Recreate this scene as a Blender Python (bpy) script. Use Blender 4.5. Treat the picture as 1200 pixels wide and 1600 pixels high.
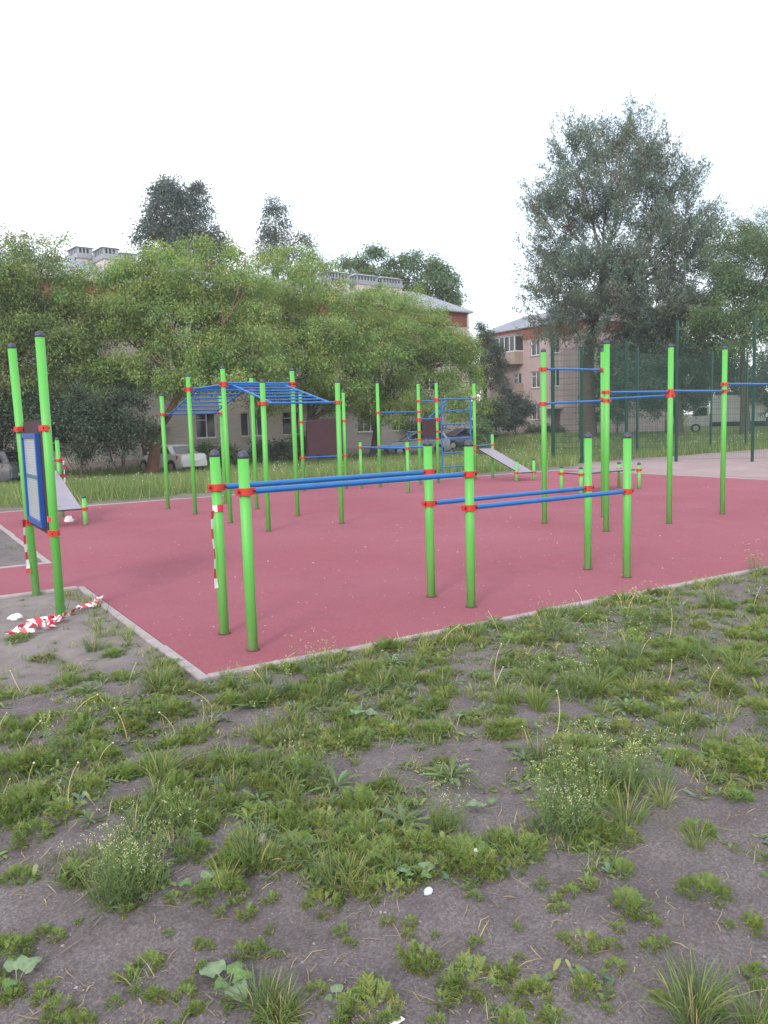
import bpy, math, random
import numpy as np
from mathutils import Vector, Matrix
random.seed(7); rng = np.random.default_rng(7)
for o in list(bpy.data.objects): bpy.data.objects.remove(o)
S = bpy.context.scene
COL = S.collection

# ------------------------------------------------------------------ camera
# world: X runs along the front kerb of the rubber court, Y across the court, origin at its near corner
F_PX, PITCH, ROLL, HEAD = 1270.35, 0.11048, -0.02907, 0.55006
CAM = np.array([-1.640, -4.898, 1.57])
_r0 = np.array([math.cos(HEAD), -math.sin(HEAD), 0.0])
_f = np.array([math.cos(PITCH)*math.sin(HEAD), math.cos(PITCH)*math.cos(HEAD), -math.sin(PITCH)])
_u0 = np.cross(_r0, _f)
_r = math.cos(ROLL)*_r0 + math.sin(ROLL)*_u0
_u = -math.sin(ROLL)*_r0 + math.cos(ROLL)*_u0
cd = bpy.data.cameras.new('camera'); cam = bpy.data.objects.new('camera', cd); COL.objects.link(cam)
cd.sensor_fit = 'HORIZONTAL'; cd.sensor_width = 36.0; cd.lens = 36.0*F_PX/1200.0
cd.clip_start = 0.05; cd.clip_end = 3000
cam.matrix_world = Matrix(((_r[0], _u[0], -_f[0], CAM[0]), (_r[1], _u[1], -_f[1], CAM[1]), (_r[2], _u[2], -_f[2], CAM[2]), (0, 0, 0, 1)))
S.camera = cam

# ------------------------------------------------------------------ sky, sun, exposure
SUN_EL, SUN_AZ = math.radians(29), math.radians(232)      # azimuth measured from +Y towards +X
w = bpy.data.worlds.new('World'); S.world = w; w.use_nodes = True
nt = w.node_tree; nt.nodes.clear()
def N(t, typ, **kw):
    n = t.nodes.new(typ)
    for k, v in kw.items():
        if k in n.inputs: n.inputs[k].default_value = v
        else: setattr(n, k, v)
    return n
out = N(nt, 'ShaderNodeOutputWorld'); bg = N(nt, 'ShaderNodeBackground', Strength=1.0)
sky = N(nt, 'ShaderNodeTexSky'); sky.sky_type = 'NISHITA'; sky.sun_disc = False
sky.sun_elevation = SUN_EL; sky.sun_rotation = SUN_AZ; sky.air_density = 1.0; sky.dust_density = 0.6
sc = N(nt, 'ShaderNodeVectorMath', operation='SCALE'); sc.inputs['Scale'].default_value = 0.14
nt.links.new(sky.outputs[0], sc.inputs[0])
tc = N(nt, 'ShaderNodeTexCoord')
mp = N(nt, 'ShaderNodeMapping'); mp.inputs['Scale'].default_value = (1.2, 1.2, 3.6)
nt.links.new(tc.outputs['Generated'], mp.inputs[0])
cn = N(nt, 'ShaderNodeTexNoise', Scale=2.1, Detail=5.0, Roughness=0.55)
nt.links.new(mp.outputs[0], cn.inputs['Vector'])
cr = N(nt, 'ShaderNodeMapRange'); cr.inputs['From Min'].default_value = 0.36; cr.inputs['From Max'].default_value = 0.66
cr.inputs['To Min'].default_value = 0.38; cr.inputs['To Max'].default_value = 1.0
nt.links.new(cn.outputs['Fac'], cr.inputs['Value'])
mx = N(nt, 'ShaderNodeMix', data_type='RGBA'); mx.inputs[7].default_value = (1.33, 1.335, 1.38, 1)
nt.links.new(cr.outputs[0], mx.inputs[0]); nt.links.new(sc.outputs[0], mx.inputs[6])
nt.links.new(mx.outputs[2], bg.inputs['Color']); nt.links.new(bg.outputs[0], out.inputs[0])

sd = bpy.data.lights.new('sun', 'SUN'); sd.energy = 1.5; sd.angle = math.radians(14); sd.color = (1.0, 0.95, 0.88)
sun = bpy.data.objects.new('sun', sd); COL.objects.link(sun); sun.location = (-20, -20, 40)
_sv = Vector((math.sin(SUN_AZ)*math.cos(SUN_EL), math.cos(SUN_AZ)*math.cos(SUN_EL), math.sin(SUN_EL)))
sun.rotation_euler = _sv.to_track_quat('Z', 'Y').to_euler()
S.view_settings.view_transform = 'Standard'; S.view_settings.look = 'None'
S.view_settings.exposure = 0.55; S.view_settings.gamma = 1.0; S.view_settings.use_curve_mapping = False

# ------------------------------------------------------------------ pixel helpers (pixels of the 1200x1600 photograph)
def ray(px, py):
    return _f + (px-600)/F_PX*_r + (800-py)/F_PX*_u
def hit(px, py, z=0.0):
    d = ray(px, py); t = (z-CAM[2])/d[2]; return CAM + d*t
def deep(px, py, dist):
    d = ray(px, py); return CAM + d*(dist/math.hypot(d[0], d[1]))
def pix(P):
    q = np.asarray(P, float)-CAM; z = q@_f
    return 600+F_PX*(q@_r)/z, 800-F_PX*(q@_u)/z, z

# ------------------------------------------------------------------ numpy noise
_T = rng.random((256, 256))
def vnoise(x, y):
    x = np.asarray(x, float); y = np.asarray(y, float)
    i = np.floor(x).astype(int); j = np.floor(y).astype(int); fx = x-i; fy = y-j
    fx = fx*fx*(3-2*fx); fy = fy*fy*(3-2*fy)
    a = _T[i % 256, j % 256]; b = _T[(i+1) % 256, j % 256]; c = _T[i % 256, (j+1) % 256]; d = _T[(i+1) % 256, (j+1) % 256]
    return (a*(1-fx)+b*fx)*(1-fy)+(c*(1-fx)+d*fx)*fy
def fbm(x, y, o=4):
    s = 0; a = .5; t = 0
    for k in range(o):
        s = s+a*vnoise(x*2**k+17.3*k, y*2**k+5.1*k); t += a; a *= .5
    return s/t
def sstep(x, a, b):
    t = np.clip((np.asarray(x, float)-a)/(b-a), 0, 1); return t*t*(3-2*t)

# ------------------------------------------------------------------ materials
def mat(name, col, rough=0.6, metal=0.0, var=None, vscale=6.0, bump=0.0, bscale=60.0, spec=0.5, detail=4.0, coat=0.0, space='Object'):
    m = bpy.data.materials.new(name); m.use_nodes = True; t = m.node_tree
    b = t.nodes['Principled BSDF']; b.inputs['Roughness'].default_value = rough; b.inputs['Metallic'].default_value = metal
    b.inputs['Specular IOR Level'].default_value = spec; b.inputs['Coat Weight'].default_value = coat
    b.inputs['Base Color'].default_value = (*col, 1)
    c = N(t, 'ShaderNodeTexCoord')
    if var:
        n = N(t, 'ShaderNodeTexNoise', Scale=vscale, Detail=detail, Roughness=0.6); t.links.new(c.outputs[space], n.inputs['Vector'])
        r = N(t, 'ShaderNodeMapRange'); r.inputs['From Min'].default_value = .3; r.inputs['From Max'].default_value = .7
        t.links.new(n.outputs['Fac'], r.inputs['Value'])
        x = N(t, 'ShaderNodeMix', data_type='RGBA'); x.inputs[6].default_value = (*col, 1); x.inputs[7].default_value = (*var, 1)
        t.links.new(r.outputs[0], x.inputs[0]); t.links.new(x.outputs[2], b.inputs['Base Color'])
    if bump:
        n2 = N(t, 'ShaderNodeTexNoise', Scale=bscale, Detail=3.0); t.links.new(c.outputs[space], n2.inputs['Vector'])
        bp = N(t, 'ShaderNodeBump', Strength=bump, Distance=0.01); t.links.new(n2.outputs['Fac'], bp.inputs['Height'])
        t.links.new(bp.outputs[0], b.inputs['Normal'])
    return m

def leaf_mat(name, col, rough=0.55, trans=0.35, tcol=None):
    """foliage: the vertex colour 'tint' carries each leaf's own hue"""
    m = bpy.data.materials.new(name); m.use_nodes = True; t = m.node_tree
    b = t.nodes['Principled BSDF']; o = t.nodes['Material Output']
    a = N(t, 'ShaderNodeAttribute', attribute_name='tint')
    x = N(t, 'ShaderNodeMix', data_type='RGBA', blend_type='MULTIPLY'); x.inputs[0].default_value = 1.0; x.inputs[6].default_value = (*col, 1)
    t.links.new(a.outputs['Color'], x.inputs[7]); t.links.new(x.outputs[2], b.inputs['Base Color'])
    b.inputs['Roughness'].default_value = rough; b.inputs['Specular IOR Level'].default_value = 0.35
    tr = N(t, 'ShaderNodeBsdfTranslucent')
    y = N(t, 'ShaderNodeMix', data_type='RGBA', blend_type='MULTIPLY'); y.inputs[0].default_value = 1.0
    y.inputs[7].default_value = (*(tcol or (1.0, 1.0, 0.6)), 1)
    t.links.new(x.outputs[2], y.inputs[6]); t.links.new(y.outputs[2], tr.inputs['Color'])
    if trans > 0:       # a leaf lets through part of the light besides what it reflects
        y.inputs[7].default_value = (*[q*trans*2.2 for q in (tcol or (1.0, 1.0, 0.6))], 1)
        ms = N(t, 'ShaderNodeAddShader'); t.links.new(b.outputs[0], ms.inputs[0]); t.links.new(tr.outputs[0], ms.inputs[1]); t.links.new(ms.outputs[0], o.inputs['Surface'])
    return m

def paint_green():
    m = mat('green_paint', (0.085, 0.46, 0.060), 0.38, var=(0.125, 0.445, 0.085), vscale=5, spec=0.5)
    t = m.node_tree; b = t.nodes['Principled BSDF']
    # dusty scuffs: pale patches where hands and shoes rubbed the paint
    c = N(t, 'ShaderNodeTexCoord'); mp = N(t, 'ShaderNodeMapping'); mp.inputs['Scale'].default_value = (9, 9, 2.2)
    t.links.new(c.outputs['Object'], mp.inputs[0])
    n = N(t, 'ShaderNodeTexNoise', Scale=1.0, Detail=6.0, Roughness=0.7); t.links.new(mp.outputs[0], n.inputs['Vector'])
    r = N(t, 'ShaderNodeMapRange'); r.inputs['From Min'].default_value = .52; r.inputs['From Max'].default_value = .74; r.inputs['To Max'].default_value = .42
    t.links.new(n.outputs['Fac'], r.inputs['Value'])
    x = N(t, 'ShaderNodeMix', data_type='RGBA'); x.inputs[7].default_value = (0.27, 0.40, 0.20, 1)
    src = b.inputs['Base Color'].links[0].from_socket
    t.links.new(r.outputs[0], x.inputs[0]); t.links.new(src, x.inputs[6]); t.links.new(x.outputs[2], b.inputs['Base Color'])
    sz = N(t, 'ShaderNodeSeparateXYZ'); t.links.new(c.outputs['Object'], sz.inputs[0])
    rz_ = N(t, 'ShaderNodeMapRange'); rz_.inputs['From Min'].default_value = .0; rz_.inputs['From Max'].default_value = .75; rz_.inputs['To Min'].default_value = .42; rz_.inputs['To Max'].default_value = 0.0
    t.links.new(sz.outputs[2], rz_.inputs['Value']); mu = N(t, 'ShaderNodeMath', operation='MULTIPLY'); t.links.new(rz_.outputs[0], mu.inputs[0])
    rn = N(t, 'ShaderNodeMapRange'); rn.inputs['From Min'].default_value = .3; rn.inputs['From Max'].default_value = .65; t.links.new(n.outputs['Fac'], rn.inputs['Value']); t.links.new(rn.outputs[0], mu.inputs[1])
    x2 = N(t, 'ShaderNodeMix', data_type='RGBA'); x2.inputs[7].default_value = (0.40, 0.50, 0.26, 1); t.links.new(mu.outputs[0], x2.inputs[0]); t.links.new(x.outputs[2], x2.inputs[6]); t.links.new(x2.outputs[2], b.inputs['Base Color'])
    r2 = N(t, 'ShaderNodeMapRange'); r2.inputs['To Min'].default_value = .34; r2.inputs['To Max'].default_value = .6
    t.links.new(n.outputs['Fac'], r2.inputs['Value']); t.links.new(r2.outputs[0], b.inputs['Roughness'])
    return m

M = {}
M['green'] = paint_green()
M['red'] = mat('red_paint', (0.60, 0.032, 0.024), 0.4, var=(0.5, 0.04, 0.03), vscale=14)
M['blue'] = mat('blue_paint', (0.007, 0.122, 0.41), 0.34, var=(0.014, 0.15, 0.43), vscale=9)
M['cap'] = mat('cap_plastic', (0.05, 0.055, 0.085), 0.5)
M['bolt'] = mat('bolt_steel', (0.35, 0.34, 0.33), 0.4, 0.9)
M['hole'] = mat('bolt_recess', (0.02, 0.018, 0.018), 0.7)
M['board'] = mat('brown_board', (0.040, 0.019, 0.025), 0.75, var=(0.055, 0.026, 0.034), vscale=3, bump=.1, bscale=40)
M['plank'] = mat('grey_board', (0.30, 0.27, 0.33), 0.42, var=(0.25, 0.22, 0.28), vscale=4)
M['edge'] = mat('board_edge', (0.035, 0.03, 0.035), 0.6)
M['steel'] = mat('blue_frame', (0.012, 0.075, 0.33), 0.35)
M['tape_r'] = mat('tape_red', (0.62, 0.035, 0.075), 0.35); M['tape_w'] = mat('tape_white', (0.82, 0.80, 0.80), 0.35)
M['paper'] = mat('white_paper', (0.82, 0.82, 0.84), 0.7)
M['kerb'] = mat('kerb_concrete', (0.42, 0.375, 0.375), 0.85, var=(0.30, 0.26, 0.26), vscale=9, bump=.5, bscale=80)
M['stone'] = mat('pale_stone', (0.42, 0.34, 0.31), 0.85, var=(0.30, 0.25, 0.23), vscale=30, bump=.4, bscale=60)
M['bark'] = mat('bark', (0.115, 0.085, 0.065), 0.9, var=(0.060, 0.046, 0.038), vscale=4, bump=1.0, bscale=14)
M['bark_warm'] = mat('bark_warm', (0.24, 0.125, 0.075), 0.9, var=(0.13, 0.075, 0.05), vscale=3.5, bump=1.0, bscale=12)
M['tyre'] = mat('tyre_rubber', (0.018, 0.018, 0.02), 0.8)
M['rim'] = mat('wheel_rim', (0.42, 0.42, 0.44), 0.35, 0.8)
M['glass'] = mat('dark_glass', (0.015, 0.02, 0.028), 0.06, spec=0.7)
M['pane'] = mat('window_pane', (0.035, 0.042, 0.052), 0.07, spec=0.8)
M['tail'] = mat('tail_light', (0.42, 0.012, 0.015), 0.2, spec=.6)
M['head'] = mat('head_light', (0.65, 0.66, 0.68), 0.12, 0.2)
M['trim'] = mat('black_trim', (0.022, 0.022, 0.025), 0.55)
M['white_frame'] = mat('white_frame', (0.76, 0.75, 0.75), 0.5)
M['fence'] = mat('fence_green', (0.010, 0.060, 0.042), 0.45)
M['roof'] = mat('roof_zinc', (0.40, 0.43, 0.48), 0.42, 0.25, var=(0.30, 0.33, 0.38), vscale=.6)
M['chim_cap'] = mat('chimney_zinc', (0.34, 0.36, 0.40), 0.45, 0.3)
M['door'] = mat('maroon_door', (0.16, 0.028, 0.030), 0.55, var=(0.10, .02, .022), vscale=2)
M['pipe'] = mat('drainpipe_paint', (0.52, 0.50, 0.50), 0.5)
M['wire'] = mat('cable_black', (0.03, 0.03, 0.035), 0.6)

def brick_mat(name, c1, c2, mortar, scale=1.0):
    m = bpy.data.materials.new(name); m.use_nodes = True; t = m.node_tree; b = t.nodes['Principled BSDF']; b.inputs['Roughness'].default_value = .88
    c = N(t, 'ShaderNodeTexCoord'); sp = N(t, 'ShaderNodeSeparateXYZ'); t.links.new(c.outputs['Object'], sp.inputs[0])
    ad = N(t, 'ShaderNodeMath', operation='ADD'); t.links.new(sp.outputs[0], ad.inputs[0]); t.links.new(sp.outputs[1], ad.inputs[1])
    cb = N(t, 'ShaderNodeCombineXYZ'); t.links.new(ad.outputs[0], cb.inputs[0]); t.links.new(sp.outputs[2], cb.inputs[1])
    br = N(t, 'ShaderNodeTexBrick'); br.inputs['Color1'].default_value = (*c1, 1); br.inputs['Color2'].default_value = (*c2, 1); br.inputs['Mortar'].default_value = (*mortar, 1)
    br.inputs['Scale'].default_value = scale; br.inputs['Mortar Size'].default_value = .008; br.inputs['Brick Width'].default_value = .26; br.inputs['Row Height'].default_value = .085
    t.links.new(cb.outputs[0], br.inputs['Vector'])
    n = N(t, 'ShaderNodeTexNoise', Scale=.5, Detail=6.0, Roughness=.65); t.links.new(c.outputs['Object'], n.inputs['Vector'])
    r = N(t, 'ShaderNodeMapRange'); r.inputs['From Min'].default_value = .35; r.inputs['From Max'].default_value = .75; r.inputs['To Max'].default_value = .45
    t.links.new(n.outputs['Fac'], r.inputs['Value'])
    x = N(t, 'ShaderNodeMix', data_type='RGBA'); x.inputs[7].default_value = (c1[0]*.62, c1[1]*.6, c1[2]*.6, 1)
    t.links.new(r.outputs[0], x.inputs[0]); t.links.new(br.outputs['Color'], x.inputs[6]); t.links.new(x.outputs[2], b.inputs['Base Color'])
    return m
M['brick_pale'] = brick_mat('pale_silicate_brick', (0.70, 0.61, 0.59), (0.63, 0.545, 0.525), (0.46, 0.40, 0.38))
M['brick_pink'] = brick_mat('pink_brick', (0.57, 0.44, 0.435), (0.51, 0.39, 0.385), (0.40, 0.32, 0.31))
M['brick_red'] = brick_mat('red_brick', (0.30, 0.080, 0.05), (0.25, 0.065, 0.042), (0.24, 0.14, 0.11))
M['plaster'] = mat('balcony_plaster', (0.44, 0.345, 0.29), 0.85, var=(0.34, 0.26, 0.22), vscale=1.2)

# ------------------------------------------------------------------ mesh helpers
def mesh(name, v, f, smooth=False):
    me = bpy.data.meshes.new(name); me.from_pydata([tuple(map(float, p)) for p in v], [], f); me.update()
    if smooth: me.polygons.foreach_set('use_smooth', [True]*len(me.polygons))
    return me
def fast(name, V, Fc, tint=None, smooth=False):
    V = np.asarray(V, np.float32); Fc = np.asarray(Fc, np.int32); k = Fc.shape[1]; n = len(Fc)
    me = bpy.data.meshes.new(name); me.vertices.add(len(V)); me.vertices.foreach_set('co', V.ravel())
    me.loops.add(n*k); me.loops.foreach_set('vertex_index', Fc.ravel())
    me.polygons.add(n); me.polygons.foreach_set('loop_start', np.arange(0, n*k, k, dtype=np.int32)); me.polygons.foreach_set('loop_total', np.full(n, k, np.int32))
    if smooth: me.polygons.foreach_set('use_smooth', np.ones(n, bool))
    if tint is not None:
        a = me.attributes.new('tint', 'FLOAT_COLOR', 'POINT')
        c = np.ones((len(V), 4), np.float32); c[:, :3] = tint; a.data.foreach_set('color', c.ravel())
    me.update(calc_edges=True); return me
def obj(name, me, m=None, parent=None, loc=(0, 0, 0), rot=(0, 0, 0), scale=(1, 1, 1)):
    o = bpy.data.objects.new(name, me); COL.objects.link(o)
    o.location = loc; o.rotation_euler = rot; o.scale = scale
    if parent is not None: o.parent = parent
    if m is not None and me is not None and not me.materials:
        for q in (m if isinstance(m, (list, tuple)) else [m]): me.materials.append(q)
    return o
def tag(o, label, cat, group=None):
    o['label'] = label; o['category'] = cat
    if group: o['group'] = group
    return o
def struct(o): o['kind'] = 'structure'; return o
def stuff(o): o['kind'] = 'stuff'; return o
def thing(name, label, cat, loc, rz=0.0, group=None):
    o = bpy.data.objects.new(name, None); COL.objects.link(o); o.empty_display_size = .2
    o.location = loc; o.rotation_euler = (0, 0, rz); return tag(o, label, cat, group)
class MB:
    def __init__(s): s.v = []; s.f = []
    def box(s, a, b):
        x0, y0, z0 = a; x1, y1, z1 = b; i = len(s.v)
        s.v += [(x0, y0, z0), (x1, y0, z0), (x1, y1, z0), (x0, y1, z0), (x0, y0, z1), (x1, y0, z1), (x1, y1, z1), (x0, y1, z1)]
        s.f += [(i, i+3, i+2, i+1), (i+4, i+5, i+6, i+7), (i, i+1, i+5, i+4), (i+1, i+2, i+6, i+5), (i+2, i+3, i+7, i+6), (i+3, i, i+4, i+7)]; return s
    def hexa(s, p):   # 8 corner points, bottom 4 then top 4
        i = len(s.v); s.v += [tuple(q) for q in p]
        s.f += [(i, i+3, i+2, i+1), (i+4, i+5, i+6, i+7), (i, i+1, i+5, i+4), (i+1, i+2, i+6, i+5), (i+2, i+3, i+7, i+6), (i+3, i, i+4, i+7)]; return s
    def tube(s, pts, rad, n=10, cap=True):
        pts = [np.array(p, float) for p in pts]; i0 = len(s.v)
        if not isinstance(rad, (list, tuple, np.ndarray)): rad = [rad]*len(pts)
        for k, p in enumerate(pts):
            d = pts[min(k+1, len(pts)-1)]-pts[max(k-1, 0)]; d = d/(np.linalg.norm(d)+1e-9)
            a = np.array([0, 0, 1.]) if abs(d[2]) < .9 else np.array([1., 0, 0])
            x = np.cross(d, a); x /= np.linalg.norm(x); y = np.cross(d, x)
            for j in range(n):
                t = 2*math.pi*j/n; s.v.append(tuple(p+rad[k]*(math.cos(t)*x+math.sin(t)*y)))
        for k in range(len(pts)-1):
            for j in range(n):
                a = i0+k*n+j; b = i0+k*n+(j+1) % n; s.f.append((a, a+n, b+n, b))
        if cap:
            s.f.append(tuple(i0+j for j in range(n))); s.f.append(tuple(i0+(len(pts)-1)*n+j for j in reversed(range(n))))
        return s
    def lathe(s, prof, n=16, axis='z', c=(0, 0, 0)):
        i0 = len(s.v)
        for r, h in prof:
            for j in range(n):
                t = 2*math.pi*j/n; a, b = r*math.cos(t), r*math.sin(t)
                p = (a, b, h) if axis == 'z' else (a, h, b) if axis == 'y' else (h, a, b)
                s.v.append((p[0]+c[0], p[1]+c[1], p[2]+c[2]))
        for k in range(len(prof)-1):
            for j in range(n):
                a = i0+k*n+j; b = i0+k*n+(j+1) % n
                s.f.append((a, b, b+n, a+n) if axis != 'y' else (a, a+n, b+n, b))
        if prof[0][0] > 0: s.f.append(tuple(i0+j for j in reversed(range(n))))
        if prof[-1][0] > 0: s.f.append(tuple(i0+(len(prof)-1)*n+j for j in range(n)))
        return s
    def quad(s, a, b, c, d):
        i = len(s.v); s.v += [tuple(a), tuple(b), tuple(c), tuple(d)]; s.f.append((i, i+1, i+2, i+3)); return s
    def build(s, name, m, parent=None, loc=(0, 0, 0), rot=(0, 0, 0), smooth=False):
        me = mesh(name, s.v, s.f, smooth)
        o = obj(name, me, m, parent, loc, rot)
        return o
def sharp(o, ang=40):
    me = o.data
    me.polygons.foreach_set('use_smooth', [True]*len(me.polygons))
    try: me.set_sharp_from_angle(angle=math.radians(ang))
    except Exception: pass
    return o

# ================================================================== SETTING: ground, court, kerb
CU, CV = 15.5, 12.75                       # court size
PV0, PV1, PU = 3.62, 5.42, -9.0            # entry path of the same rubber running off to -X
def tz(u, v):
    u = np.asarray(u, float); v = np.asarray(v, float)
    return -0.7*sstep(v, 14, 32)*(1-sstep(u, 30, 46))
def in_court(u, v, m=0.0):
    u = np.asarray(u, float); v = np.asarray(v, float)
    return ((u > -m) & (u < CU+m) & (v > -m) & (v < CV+m)) | ((u > PU-m) & (u <= 0) & (v > PV0-m) & (v < PV1+m))
def edge_dist(u, v):
    du = np.maximum(np.maximum(-u, u-CU), 0); dv = np.maximum(np.maximum(-v, v-CV), 0); d1 = np.hypot(du, dv)
    du = np.maximum(np.maximum(PU-u, u), 0); dv = np.maximum(np.maximum(PV0-v, v-PV1), 0); d2 = np.hypot(du, dv)
    return np.minimum(d1, d2)
def gz(u, v):
    d = edge_dist(np.asarray(u, float), np.asarray(v, float))
    b = (fbm(np.asarray(u)*1.1+40, np.asarray(v)*1.1+9, 3)-.5)*.10 + (fbm(np.asarray(u)*6+3, np.asarray(v)*6+70, 3)-.5)*.040
    return tz(u, v)-0.012 + b*sstep(d, .08, .8)
def axis(fine0, fine1, step, lo, hi, extra=()):
    a = list(np.arange(fine0, fine1+1e-6, step)); s = step; x = fine1
    while x < hi: s = min(s*1.12, 60); x += s; a.append(x)
    s = step; x = fine0
    while x > lo: s = min(s*1.12, 60); x -= s; a.append(x)
    a += list(extra); return np.array(sorted(set(np.round(a, 4))))
ex = [-.03, -.06, CU+.03, CU+.06, PU-.03, PU-.06]; ey = [-.03, -.06, CV+.03, CV+.06, PV0-.03, PV0-.06, PV1+.03, PV1+.06]
gx = axis(-4.6, 6.8, .04, -900, 900, ex); gy = axis(-4.0, 4.2, .04, -300, 1100, ey)
GX, GY = np.meshgrid(gx, gy); GZ = gz(GX, GY)
GZ = np.where(in_court(GX, GY, .045), -0.14, GZ)
nx, ny = len(gx), len(gy)
idx = np.arange(nx*ny).reshape(ny, nx)
quads = np.stack([idx[:-1, :-1], idx[:-1, 1:], idx[1:, 1:], idx[1:, :-1]], -1).reshape(-1, 4)
# what grows or lies where: R = meadow turf, G = pale sand, B = trodden pale soil
sandm = sstep(GX, 15.2, 16.0)*sstep(-GY, -15.2-.02*GX, -14.2-.02*GX)*sstep(GX-GY*1.0, 2.6, 4.4)*(1-sstep(GX, 60, 70))
sandm = np.clip(sandm+.25*(fbm(GX*.7, GY*.7)-.5)*(sandm > .02), 0, 1)
road = sstep(GX, 52, 53)*0
mead = sstep(GY, CV+.45+.5*fbm(GX*.8, GY*.8), CV+1.25+.6*fbm(GX*.8, GY*.8))
mead = np.maximum(mead, sstep(GX, CU+.6, CU+2)*sstep(-GY, 0, 3)*.7)
mead = np.maximum(mead, sstep(-GX, 3.0, 6.0)*sstep(GY, 6.5, 8.5))
mead = np.maximum(mead, sstep(np.hypot(GX, GY), 60, 80)); mead = np.where(sandm > .5, 0, mead)
trod = sstep(-GX, -.4, .1)*sstep(GY, .2, 1.0)*(1-sstep(GY, 3.4, 3.7))*sstep(GX, -3.2, -1.6)
msk = np.stack([mead, sandm, trod], -1).reshape(-1, 3)
gme = fast('ground', np.stack([GX, GY, GZ], -1).reshape(-1, 3), quads, tint=msk, smooth=True)

def ground_mat():
    m = bpy.data.materials.new('soil_and_turf'); m.use_nodes = True; t = m.node_tree; L = t.links.new
    b = t.nodes['Principled BSDF']; b.inputs['Roughness'].default_value = .95; b.inputs['Specular IOR Level'].default_value = .15
    g = N(t, 'ShaderNodeNewGeometry'); P = g.outputs['Position']
    def noise(s, d=5.0, r=.6):
        n = N(t, 'ShaderNodeTexNoise', Scale=s, Detail=d, Roughness=r); L(P, n.inputs['Vector']); return n.outputs['Fac']
    def rng_(x, a, c, lo=0., hi=1.):
        r = N(t, 'ShaderNodeMapRange'); L(x, r.inputs['Value'])
        for k, q in zip(('From Min', 'From Max', 'To Min', 'To Max'), (a, c, lo, hi)): r.inputs[k].default_value = q
        return r.outputs[0]
    def mix(f, a, c):
        x = N(t, 'ShaderNodeMix', data_type='RGBA'); L(f, x.inputs[0])
        for i, q in ((6, a), (7, c)):
            if isinstance(q, tuple): x.inputs[i].default_value = (*q, 1)
            else: L(q, x.inputs[i])
        return x.outputs[2]
    n1 = noise(1.6, 6.0, .62); n2 = noise(7.0, 6.0, .65); n3 = noise(90.0, 3.0, .7); n4 = noise(260.0, 2.0, .7)
    soil = mix(rng_(n1, .36, .64), (0.190, 0.164, 0.167), (0.305, 0.270, 0.274))
    soil = mix(rng_(n2, .45, .72, 0, .75), soil, (0.33, 0.292, 0.296))
    soil = mix(rng_(n2, .25, .42, .75, 0), soil, (0.135, 0.106, 0.106))
    soil = mix(rng_(n3, .40, .66, .65, 0), soil, (0.095, 0.076, 0.076))
    soil = mix(rng_(n4, .62, .74, 0, .6), soil, (0.36, 0.33, 0.33))
    sp = N(t, 'ShaderNodeSeparateColor'); a = N(t, 'ShaderNodeAttribute', attribute_name='tint'); L(a.outputs['Color'], sp.inputs[0])
    trod = mix(rng_(n2, .3, .7), (0.27, 0.235, 0.225), (0.34, 0.30, 0.29))
    mt = N(t, 'ShaderNodeMath', operation='MULTIPLY'); L(sp.outputs[2], mt.inputs[0]); L(rng_(n1, .3, .6, .4, .9), mt.inputs[1])
    c = mix(mt.outputs[0], soil, trod)
    turf = mix(rng_(noise(.9, 5.0), .35, .65), (0.085, 0.125, 0.035), (0.155, 0.175, 0.065))
    turf = mix(rng_(n2, .5, .75, 0, .5), turf, (0.24, 0.22, 0.12))
    c = mix(sp.outputs[0], c, turf)
    sand = mix(rng_(noise(.8, 6.0), .35, .65), (0.36, 0.275, 0.275), (0.43, 0.34, 0.34))
    sand = mix(rng_(n3, .35, .6, .35, 0), sand, (0.25, 0.19, 0.19))
    c = mix(sp.outputs[1], c, sand)
    L(c, b.inputs['Base Color'])
    bp = N(t, 'ShaderNodeBump', Strength=1.0, Distance=.02); L(noise(38.0, 7.0, .72), bp.inputs['Height'])
    bp2 = N(t, 'ShaderNodeBump', Strength=.6, Distance=.004); L(noise(200.0, 4.0, .7), bp2.inputs['Height']); L(bp.outputs[0], bp2.inputs['Normal'])
    L(bp2.outputs[0], b.inputs['Normal'])
    return m
ground = struct(obj('ground', gme, ground_mat()))

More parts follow.
